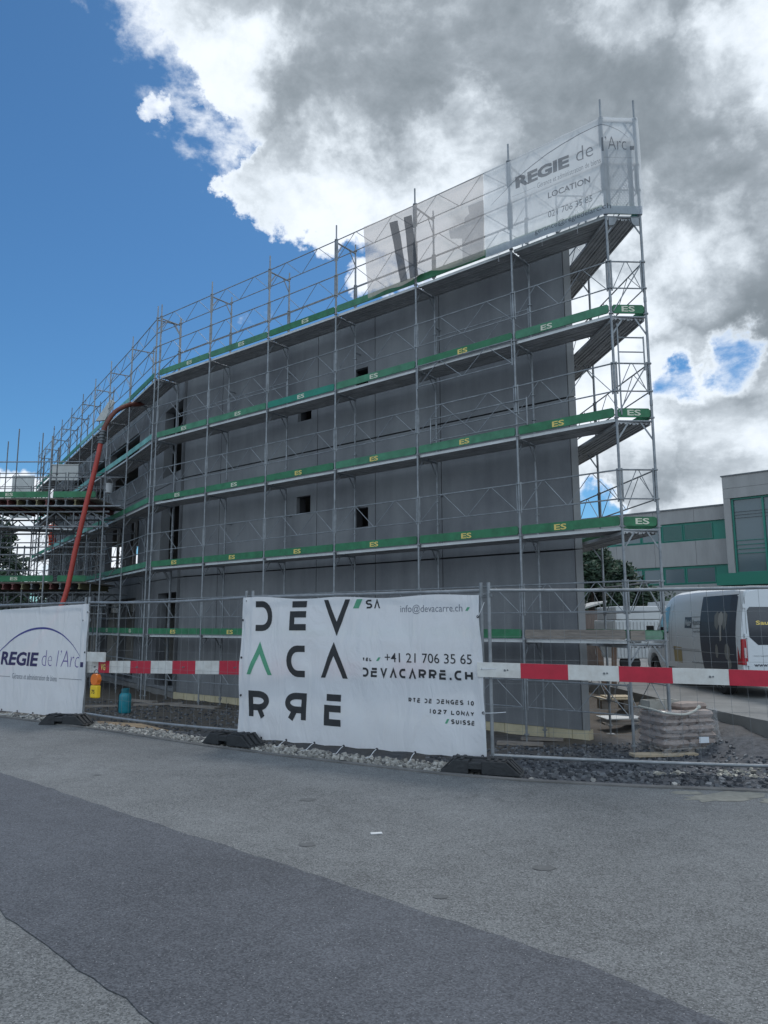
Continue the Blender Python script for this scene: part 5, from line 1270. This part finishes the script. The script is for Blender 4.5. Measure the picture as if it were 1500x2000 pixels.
side([(4.1, 1.36), (5.34, 1.36), (5.02, 1.70), (4.72, 1.92), (4.4, 2.06), (4.1, 2.08)], 'cab_window', vglass)
side([(2.1, .95), (2.1, .98), (3.75, .98), (3.75, .95)], 'side_moulding', vsil)
side([(.1, .36), (.1, .47), (.55, .47), (.55, .36)], 'sill', black); side([(1.55, .36), (1.55, .46), (4.45, .46), (4.45, .36)], 'sill', black)
def line(p, w, nm, m, lay=.007):
    vs, fs = [], []
    for i, (a, b) in enumerate(p):
        q = p[min(i + 1, len(p) - 1)]; o = p[max(i - 1, 0)]; dx, dy = q[0] - o[0], q[1] - o[1]; l = math.hypot(dx, dy); vs += [(a - dy / l * w / 2, b + dx / l * w / 2, 0), (a + dy / l * w / 2, b - dx / l * w / 2, 0)]
    fs = [(2 * i, 2 * i + 1, 2 * i + 3, 2 * i + 2) for i in range(len(p) - 1)]
    return surf_mesh([(vs, fs)], lambda u, v, l=0: sidep(u, v, lay + l), nm, m, van, [.3 * i for i in range(18)], [.34 + 2.13 * f for f in FR])
line([(3.75, 2.1), (3.85, 2.05), (3.86, 1.2), (3.82, .98), (3.70, .93), (.3, .93)], .014, 'door_track', mat('panel_gap', (.25, .27, .29), .5))
line([(4.02, 2.15), (4.02, .6)], .012, 'door_gap', vdark)
# elephant head picture (plain generic drawing on the dark print)
eg = mat('print_grey', (.36, .35, .33), .5); egd = mat('print_grey_dark', (.20, .20, .19), .5)
ecx, ecz = .93, 1.62
def ell(cx, cy, rx, ry, n=16, a0=0): return [(cx + rx * math.cos(2 * math.pi * i / n + a0), cy + ry * math.sin(2 * math.pi * i / n + a0)) for i in range(n)]
side([(ecx + .05, ecz + .2), (ecx + .2, ecz + .28), (ecx + .33, ecz + .18), (ecx + .30, ecz - .05), (ecx + .18, ecz - .16), (ecx + .08, ecz - .02)], 'print_motif', egd, .0065)
side([(ecx - .05, ecz + .2), (ecx - .08, ecz - .02), (ecx - .18, ecz - .16), (ecx - .30, ecz - .02), (ecx - .33, ecz + .2), (ecx - .2, ecz + .28)], 'print_motif', egd, .0065)
side(ell(ecx, ecz + .1, .13, .17), 'print_motif', eg, .008)
side([(ecx - .06, ecz - .03), (ecx - .05, ecz - .38), (ecx + .03, ecz - .42), (ecx + .04, ecz - .3), (ecx + .06, ecz - .03)], 'print_motif', eg, .0085)
for q in ((1.15, .98, .08, .17), (.62, .98, .14, .2), (.55, .72, .1, .13)): side(ell(*q[:2], *q[2:], 7), 'print_motif', egd, .0065)
ws2 = MB(); rows_w = []
for i in range(9):
    s_ = 4.62 + .84 * i / 8; zt_ = lerp([q[0] for q in ST], [q[1] for q in ST], s_); wf_ = lerp([q[0] for q in ST], [q[2] for q in ST], s_); zb_ = .34
    row = [(-FW[k] * wf_ * VW * .985, zb_ + (zt_ - zb_) * FR[k]) for k in (9, 10, 11, 12)]; row += [(-a, b) for a, b in row[::-1]]
    rows_w.append([(vx + a, vy + s_ + .008, vz + b + .006) for a, b in row])
ws2.v = [q for r_ in rows_w for q in r_]; ws2.f = [(j * 8 + i, j * 8 + i + 1, (j + 1) * 8 + i + 1, (j + 1) * 8 + i) for j in range(8) for i in range(7)]
ws2.build('windscreen', vglass, van)
# side logo
side([(2.55, 1.50), (2.55, 1.78), (2.98, 1.78), (2.98, 1.50)], 'logo_field', vdark)
def mirr(vf): return [([(-p[0], p[1], p[2] if len(p) > 2 else 0) for p in vf[0]], vf[1])]
def stext(s, u0, u1_, z0, z1, m, **k):    # left side seen from outside: text runs from high s to low s
    vf = fit(text2d(s, **k), -u1_, z0, -u0, z1)
    return surf_mesh([([(-p[0], p[1], .009) for p in vf[0]], vf[1])], lambda u, v, l=0: sidep(u, v, l), 'lettering', m, van, [], [])
stext('Weiss+', 2.57, 2.96, 1.56, 1.72, vwhite, bold=.02); stext('Appetito', 2.02, 2.50, 1.54, 1.72, vdark)
line([(2.55, 1.78), (1.98, 1.78), (1.98, 1.5), (2.55, 1.5)], .012, 'logo_frame', vdark)
stext('weissappetito.com', 1.95, 2.6, .62, .68, vdark); stext('Saugen+Blasen', 2.02, 2.45, 1.38, 1.45, vdark)
ym = mat('gold_print', (.35, .27, .12), .5); side([(3.2, .6), (3.2, 1.0), (3.75, 1.02), (3.72, .62)], 'gold_print', ym)
# rear face
def rear(u, v, l=0): return V((vx + u, vy - .004 - l, vz + v))
def rmesh(poly, nm, m, lay=0.): return surf_mesh([([(a, b, lay) for a, b in poly], [tuple(range(len(poly)))])], rear, nm, m, van)
for s in (-1, 1):
    rmesh([(s * .06, 1.15), (s * .60, 1.15), (s * .78, 1.32), (s * .80, 1.90), (s * .74, 1.98), (s * .06, 1.98)], 'rear_window', vglass)
    lp = MB(); x0 = s * .90; lp.hexa([(vx + s * .86, vy - .03, vz + .72), (vx + s * .985, vy - .02, vz + .72), (vx + s * 1.008, vy + .16, vz + .72), (vx + s * .86, vy + .1, vz + .72), (vx + s * .87, vy - .03, vz + 1.28), (vx + s * .965, vy - .02, vz + 1.28), (vx + s * .988, vy + .14, vz + 1.28), (vx + s * .87, vy + .1, vz + 1.28)])
    tl_ = lp.build('tail_lamp', mat('red_lens', (.35, .012, .02), .2), van, bevel=.01)
    q = MB(); q.box((vx + s * .91, vy - .034, vz + .98), (.05, .012, .22)); q.build('clear_lens', mat('clear_lens', (.5, .42, .42), .2), tl_)
gapm = mat('rear_gap', (.05, .055, .06), .6)
rmesh([(-.006, .5), (.006, .5), (.006, 2.25), (-.006, 2.25)], 'door_gap', gapm)
for s in (-1, 1): rmesh([(s * .845, .5), (s * .853, .5), (s * .835, 2.2), (s * .827, 2.2)], 'door_gap', gapm)
for z in (1.35, .75, 2.0): q = MB(); q.box((vx - .86, vy - .02, vz + z), (.07, .03, .09)); q.build('hinge', vwhite, van)
mb = MB(); mb.box((vx, vy - .06, vz + .44), (1.9, .16, .22)); mb.build('rear_bumper', black, van, bevel=.02)
def rtext(s, u0, z0, u1_, z1, m, **k): return surf_mesh([([(p[0], p[1], .006) for p in fit(text2d(s, **k), u0, z0, u1_, z1)[0]], fit(text2d(s, **k), u0, z0, u1_, z1)[1])], rear, 'lettering', m, van)
rtext('Saugen+Blasen', -.62, 1.56, .62, 1.68, yel, bold=.03); rtext('www.weissappetito.com', -.72, .66, .60, .755, vdark, bold=.01); rtext('weiss+appetito', -.72, .90, -.38, .925, vdark)
for s, sg in ((1.05, -1), (5.3, -1), (1.05, 1), (5.3, 1)):
    x = vx + sg * .87
    mb = MB(); pr = [(.20, .0), (.31, 0), (.345, .03), (.345, .19), (.31, .22), (.2, .22)]; N = 28
    mb.v = [(x - .11 + d, vy + s + r_ * math.cos(2 * math.pi * i / N), vz + .345 + r_ * math.sin(2 * math.pi * i / N)) for r_, d in pr for i in range(N)]
    mb.f = [(j * N + i, j * N + (i + 1) % N, (j + 1) * N + (i + 1) % N, (j + 1) * N + i) for j in range(len(pr) - 1) for i in range(N)]
    wh = thing('wheel', (0, 0, 0), None, None); wh.parent = van
    mb.build('tyre', mat('tyre_rubber', (.016, .016, .017), .8), wh, smooth=True)
    mb = MB(); mb.tube((x - .07, vy + s, vz + .345), (x + .07, vy + s, vz + .345), .205, 20); 
    for k in range(5): a = 2 * math.pi * k / 5; mb.tube((x - .085, vy + s + .12 * math.cos(a), vz + .345 + .12 * math.sin(a)), (x + .085, vy + s + .12 * math.cos(a), vz + .345 + .12 * math.sin(a)), .035, 8)
    mb.build('rim', galvd, wh)
ub = MB(); ub.box((vx, vy + 3, vz + .33), (1.5, 5.2, .12)); ub.build('underbody', black, van)
mb = MB(); mb.box((vx - 1.12, vy + 5.1, vz + 1.42), (.20, .10, .28)); mb.build('wing_mirror', black, van, bevel=.02)

# ================================================================== office building far right
OA, OB = V((29.2, 59.7, 0)), V((8.2, 78.8, 0)); od = (OB - OA).normalized(); on = V((-od.y, od.x, 0)); on = on if on.y > 0 else -on
ob = thing('office_building', (22, 66, -.1), 'grey concrete office building with green window bands far behind the van', 'building')
cpan = mat('ribbed_concrete_panel', (.30, .295, .29), .9, var=.10, vscale=1.2, stretch=(1, 1, .25), bump=.1); teal2 = mat('green_metal_cladding', (.012, .17, .125), .45, var=.12, vscale=.6); gl2 = mat('office_glass', (.08, .115, .13), .10, spec=.8); slat = mat('green_slat_blind', (.02, .13, .10), .5)
OL = (OB - OA).length
def OP(s, z, d=0): return OA + od * s + on * d + UP * z
def obox(s0, s1, z0, z1, d0, d1): 
    return [OP(s0, z0, d0), OP(s1, z0, d0), OP(s1, z0, d1), OP(s0, z0, d1), OP(s0, z1, d0), OP(s1, z1, d0), OP(s1, z1, d1), OP(s0, z1, d1)]
rows2 = [(-.1, 1.0), (2.75, 4.72), (6.32, 8.42), (10.06, 11.22)]
k = 0; s = 0
while s < OL - .1:
    s2 = min(s + 3.55, OL)
    for z0, z1 in rows2: MB().hexa(obox(s + .012, s2 - .012, z0, z1, 0, .25)).build('concrete_panel', cpan, ob)
    s = s2
MB().hexa(obox(0, OL, -.1, 11.0, .5, 12)).build('core', concd, ob)
MB().hexa(obox(-.1, OL, 11.22, 11.34, -.08, .4)).build('coping', galvd, ob)
for bi, (z0, z1) in enumerate(((1.0, 2.75), (4.72, 6.32), (8.42, 10.06))):
    MB().hexa(obox(0, OL, z0, z1, .16, .3)).build('window_band', teal2, ob)
    s = 2.1; k = 0
    while s < OL - 2:
        w_ = 1.75 if k % 3 else 2.4
        wf = MB()
        for a, b, c_, d_2 in ((s, s + w_, z0 + .12, z0 + .18), (s, s + w_, z1 - .22, z1 - .16), (s, s + .06, z0 + .18, z1 - .22), (s + w_ - .06, s + w_, z0 + .18, z1 - .22)): wf.hexa(obox(a, b, c_, d_2, .09, .155))
        w = wf.build('window', teal2, ob)
        shut = (k * 7 + bi * 3) % 5 in (1, 3) and bi != 1
        MB().hexa(obox(s + .06, s + w_ - .06, z0 + .18, z1 - .22, .13, .155)).build('pane', gl2, w)
        if shut:
            m_ = MB(); zz = z0 + .22
            while zz < z1 - .26: m_.hexa(obox(s + .07, s + w_ - .07, zz, zz + .05, .10, .12)); zz += .085
            m_.build('blind', slat, w)
        s += w_ + .12 + (.9 if k % 4 == 3 else 0); k += 1
# stair tower block
tb = thing('glazed_stair_block', (26, 53, -.1), 'taller concrete block with tall green-framed glazing and green canopy at the right edge', 'building')
def tbox(s0, s1, z0, z1, d0, d1): return MB().hexa(obox(s0, s1, z0, z1, d0, d1))
for (s0, s1, z0, z1) in ((-14, .69, 11.55, 12.36), (-14, .69, 12.38, 13.39), (.17, .69, 5.36, 11.53), (.17, .69, -.1, 5.34)):
    tbox(s0, s1, z0, z1, -1.2, 10).build('concrete_wall', cpan, tb)
tbox(-14.1, .78, 13.39, 13.48, -1.28, 10).build('coping', galvd, tb)
tbox(-14, .15, 5.36, 11.5, -.85, -.8).build('glazing', gl2, tb)
for s in (.08, -2.2, -5.0, -7.8, -10.6): tbox(s - .07, s + .07, 5.36, 11.5, -1.02, -.87).build('mullion', teal2, tb)
for z in (5.4, 11.40): tbox(-14, .0, z, z + .14, -1.0, -.88).build('frame_rail', teal2, tb)
for z in (7.0, 7.35, 7.7, 8.05): tbox(-13.8, .0, z, z + .045, -.95, -.90).build('stair_rail', teal2, tb)
for z in (9.9, 10.15, 10.4): tbox(-6, .0, z, z + .035, -.95, -.90).build('stair_rail', galvd, tb)
tbox(-14, .95, 4.41, 5.33, -3.4, -1.22).build('canopy', mat('green_canopy', (.008, .15, .10), .5), tb)
tbox(-14, .15, -.1, 4.4, -.8, -.7).build('ground_floor_glazing', gl2, tb)

# ================================================================== trees
def leafm(name, a, b):
    m = bpy.data.materials.new(name); m.use_nodes = True; t = m.node_tree; p = t.nodes['Principled BSDF']; p.inputs['Roughness'].default_value = .65
    g_ = t.nodes.new('ShaderNodeNewGeometry'); r = t.nodes.new('ShaderNodeValToRGB'); t.links.new(g_.outputs['Random Per Island'], r.inputs[0]); r.color_ramp.elements[0].color = (*a, 1); r.color_ramp.elements[1].color = (*b, 1)
    t.links.new(r.outputs[0], p.inputs['Base Color']); return m
leaf1 = leafm('dark_leaves', (.012, .032, .018), (.045, .085, .045)); bark = mat('bark', (.06, .045, .035), .95, var=.3, vscale=10)
def tree(base, h, rx, label, seed, n=7000, cone=0., leaf=.13, low=.1):
    rnd = random.Random(seed); b = V(base); t = thing('tree', b, label, 'tree', None)
    mb = MB(); mb.tube(b, b + UP * h * .85, h * .028, 10, r2=h * .008)
    cl_ = []
    for i in range(60):
        z = low + (1 - low) * rnd.random(); prof_ = (math.sin(min(1, (1 - z) / .55) * math.pi / 2)) * (1 - cone) + (1 - z) * cone * 1.15
        a = rnd.uniform(0, 6.28); q = rx * prof_ * rnd.uniform(.45, 1.0)
        c = b + V((math.cos(a) * q, math.sin(a) * q, h * z)); cl_.append((c, rx * rnd.uniform(.24, .46) * (.5 + .5 * prof_)))
        if i < 16: mb.tube(b + UP * h * z * .75, c, h * .008, 6, r2=h * .002)
    mb.build('trunk', bark, t, smooth=True)
    lf = MB()
    for i in range(n):
        c, r_ = cl_[rnd.randrange(60)]
        d = V((rnd.gauss(0, 1), rnd.gauss(0, 1), rnd.gauss(0, 1))).normalized() * r_ * rnd.random() ** .4; p = c + d; d.z *= .8
        if p.z < b.z + .05: continue
        s = leaf * rnd.uniform(.6, 1.5); x = V((rnd.gauss(0, 1), rnd.gauss(0, 1), rnd.gauss(0, .6))).normalized(); y = x.orthogonal().normalized() * .6; y = (y + V((rnd.gauss(0, .3), rnd.gauss(0, .3), rnd.gauss(0, .3)))) 
        lf.add([p - x * s, p + y * s * .6, p + x * s, p - y * s * .6], [(0, 1, 2, 3)])
    me_o = lf.build('crown', leaf1, t); return t
tree((11.3, 40.0, -.1), 6.0, 2.0, 'dark bushy evergreen behind the wall corner, left one of two at right', 1, 20000, low=.02, leaf=.14)
tree((13.6, 42.5, -.1), 4.9, 2.5, 'dark bushy evergreen in front of the office building, right one of two at right', 2, 20000, low=.02, leaf=.14)
tree((9.4, 42.0, -.1), 5.8, 1.9, 'dark evergreen mostly hidden behind the wall corner', 3, 6000, low=.02)
tree((-31, 58, -.6), 10.2, 4.2, 'tall dark conifer beyond the bridging platform at left', 4, 12000, cone=.8, leaf=.2, low=.04)
tree((-36, 56, -.6), 7.2, 4.5, 'dark tree cut by the left edge beyond the platform', 5, 10000, low=.02, leaf=.2)
tree((-25.5, 62, -.6), 9.0, 3.6, 'dark conifer behind the far end of the left scaffold', 6, 9000, cone=.6, leaf=.2, low=.04)
hg = MB(); rnd = random.Random(9)
for i in range(22000):
    x = rnd.uniform(-70, 8); y = 66 + rnd.uniform(0, 3) + abs(x) * .02; hgt = 3.6 + 1.0 * mnoise.noise(V((x * .25, 0, 2))); z = rnd.uniform(-.6, hgt); s = .25 * rnd.uniform(.6, 1.5)
    a = V((rnd.gauss(0, 1), rnd.gauss(0, .5), rnd.gauss(0, .6))).normalized(); bb = a.orthogonal().normalized() * .6; p = V((x, y, z)); hg.add([p - a * s, p + bb * s, p + a * s, p - bb * s], [(0, 1, 2, 3)])
tag(hg.build('far_hedge', leaf1), 'long dark hedge far behind the building site at left', 'hedge', kind='stuff')

# ================================================================== worker
wk = (-17.08, 37.35, 5.25)
def skin(name, verts, edges, rad, m, parent, sub=2):
    me = bpy.data.meshes.new(name); me.from_pydata(verts, edges, []); o = bpy.data.objects.new(name, me); COL.objects.link(o)
    md = o.modifiers.new('s', 'SKIN'); md.use_smooth_shade = True; me.skin_vertices[0].data[0].use_root = True
    for i, r_ in enumerate(rad): me.skin_vertices[0].data[i].radius = (r_, r_)
    s_ = o.modifiers.new('u', 'SUBSURF'); s_.levels = sub; s_.render_levels = sub
    dg_ = bpy.context.evaluated_depsgraph_get(); dg_.update(); m2 = bpy.data.meshes.new_from_object(o.evaluated_get(dg_)); o.modifiers.clear(); o.data = m2; m2.materials.clear(); m2.materials.append(m)
    o.parent = parent; return o
pw = thing('person', wk, 'worker in orange work clothes and dark helmet standing on the far left scaffold', 'person')
sv = [(0, 0, .84), (0, .04, 1.08), (0, .07, 1.28), (0, .09, 1.42), (0, .11, 1.50), (0, .13, 1.60), (.17, .07, 1.34), (.24, .20, 1.10), (.17, .42, 1.04), (.15, .48, 1.05), (-.17, .07, 1.34), (-.24, .20, 1.10), (-.17, .42, 1.04), (-.15, .48, 1.05), (.09, 0, .80), (.12, .10, .44), (.12, -.02, .07), (.12, .12, .04), (-.09, 0, .80), (-.12, .10, .44), (-.12, -.02, .07), (-.12, .12, .04)]
se = [(0, 1), (1, 2), (2, 3), (3, 4), (4, 5), (2, 6), (6, 7), (7, 8), (8, 9), (2, 10), (10, 11), (11, 12), (12, 13), (0, 14), (14, 15), (15, 16), (16, 17), (0, 18), (18, 19), (19, 20), (20, 21)]
sr = [.13, .12, .14, .055, .085, .085, .06, .045, .035, .03, .06, .045, .035, .03, .085, .06, .045, .04, .085, .06, .045, .04]
org = mat('orange_workwear', (.62, .07, .03), .8, var=.1); skin(*('body', sv, se, sr, mat('skin_tone', (.38, .22, .16), .6), pw))
skin('jacket', [sv[i] for i in (0, 1, 2, 6, 7, 8, 10, 11, 12)], [(0, 1), (1, 2), (2, 3), (3, 4), (4, 5), (2, 6), (6, 7), (7, 8)], [.14, .145, .165, .08, .062, .05, .08, .062, .05], org, pw)
skin('trousers', [sv[i] for i in (0, 14, 15, 16, 18, 19, 20)], [(0, 1), (1, 2), (2, 3), (0, 4), (4, 5), (5, 6)], [.145, .105, .08, .07, .105, .08, .07], org, pw)
mb = MB(); N = 16; pr = [(.0, .125), (.06, .11), (.10, .075), (.118, .03), (.120, 0), (.135, -.01)]
mb.v = [(wk[0] + r_ * math.cos(2 * math.pi * i / N), wk[1] + .13 + r_ * 1.15 * math.sin(2 * math.pi * i / N), wk[2] + 1.60 + z) for r_, z in pr for i in range(N)]; mb.f = [(j * N + i, j * N + (i + 1) % N, (j + 1) * N + (i + 1) % N, (j + 1) * N + i) for j in range(len(pr) - 1) for i in range(N)]
mb.build('helmet', black, pw, smooth=True)
mb = MB()
for s in (-1, 1): mb.tube((wk[0] + s * .12, wk[1] + .06, wk[2] + .26), (wk[0] + s * .12, wk[1] + .07, wk[2] + .32), .088, 12)
mb.build('reflective_band', mat('reflective_tape', (.7, .7, .66), .4), pw)
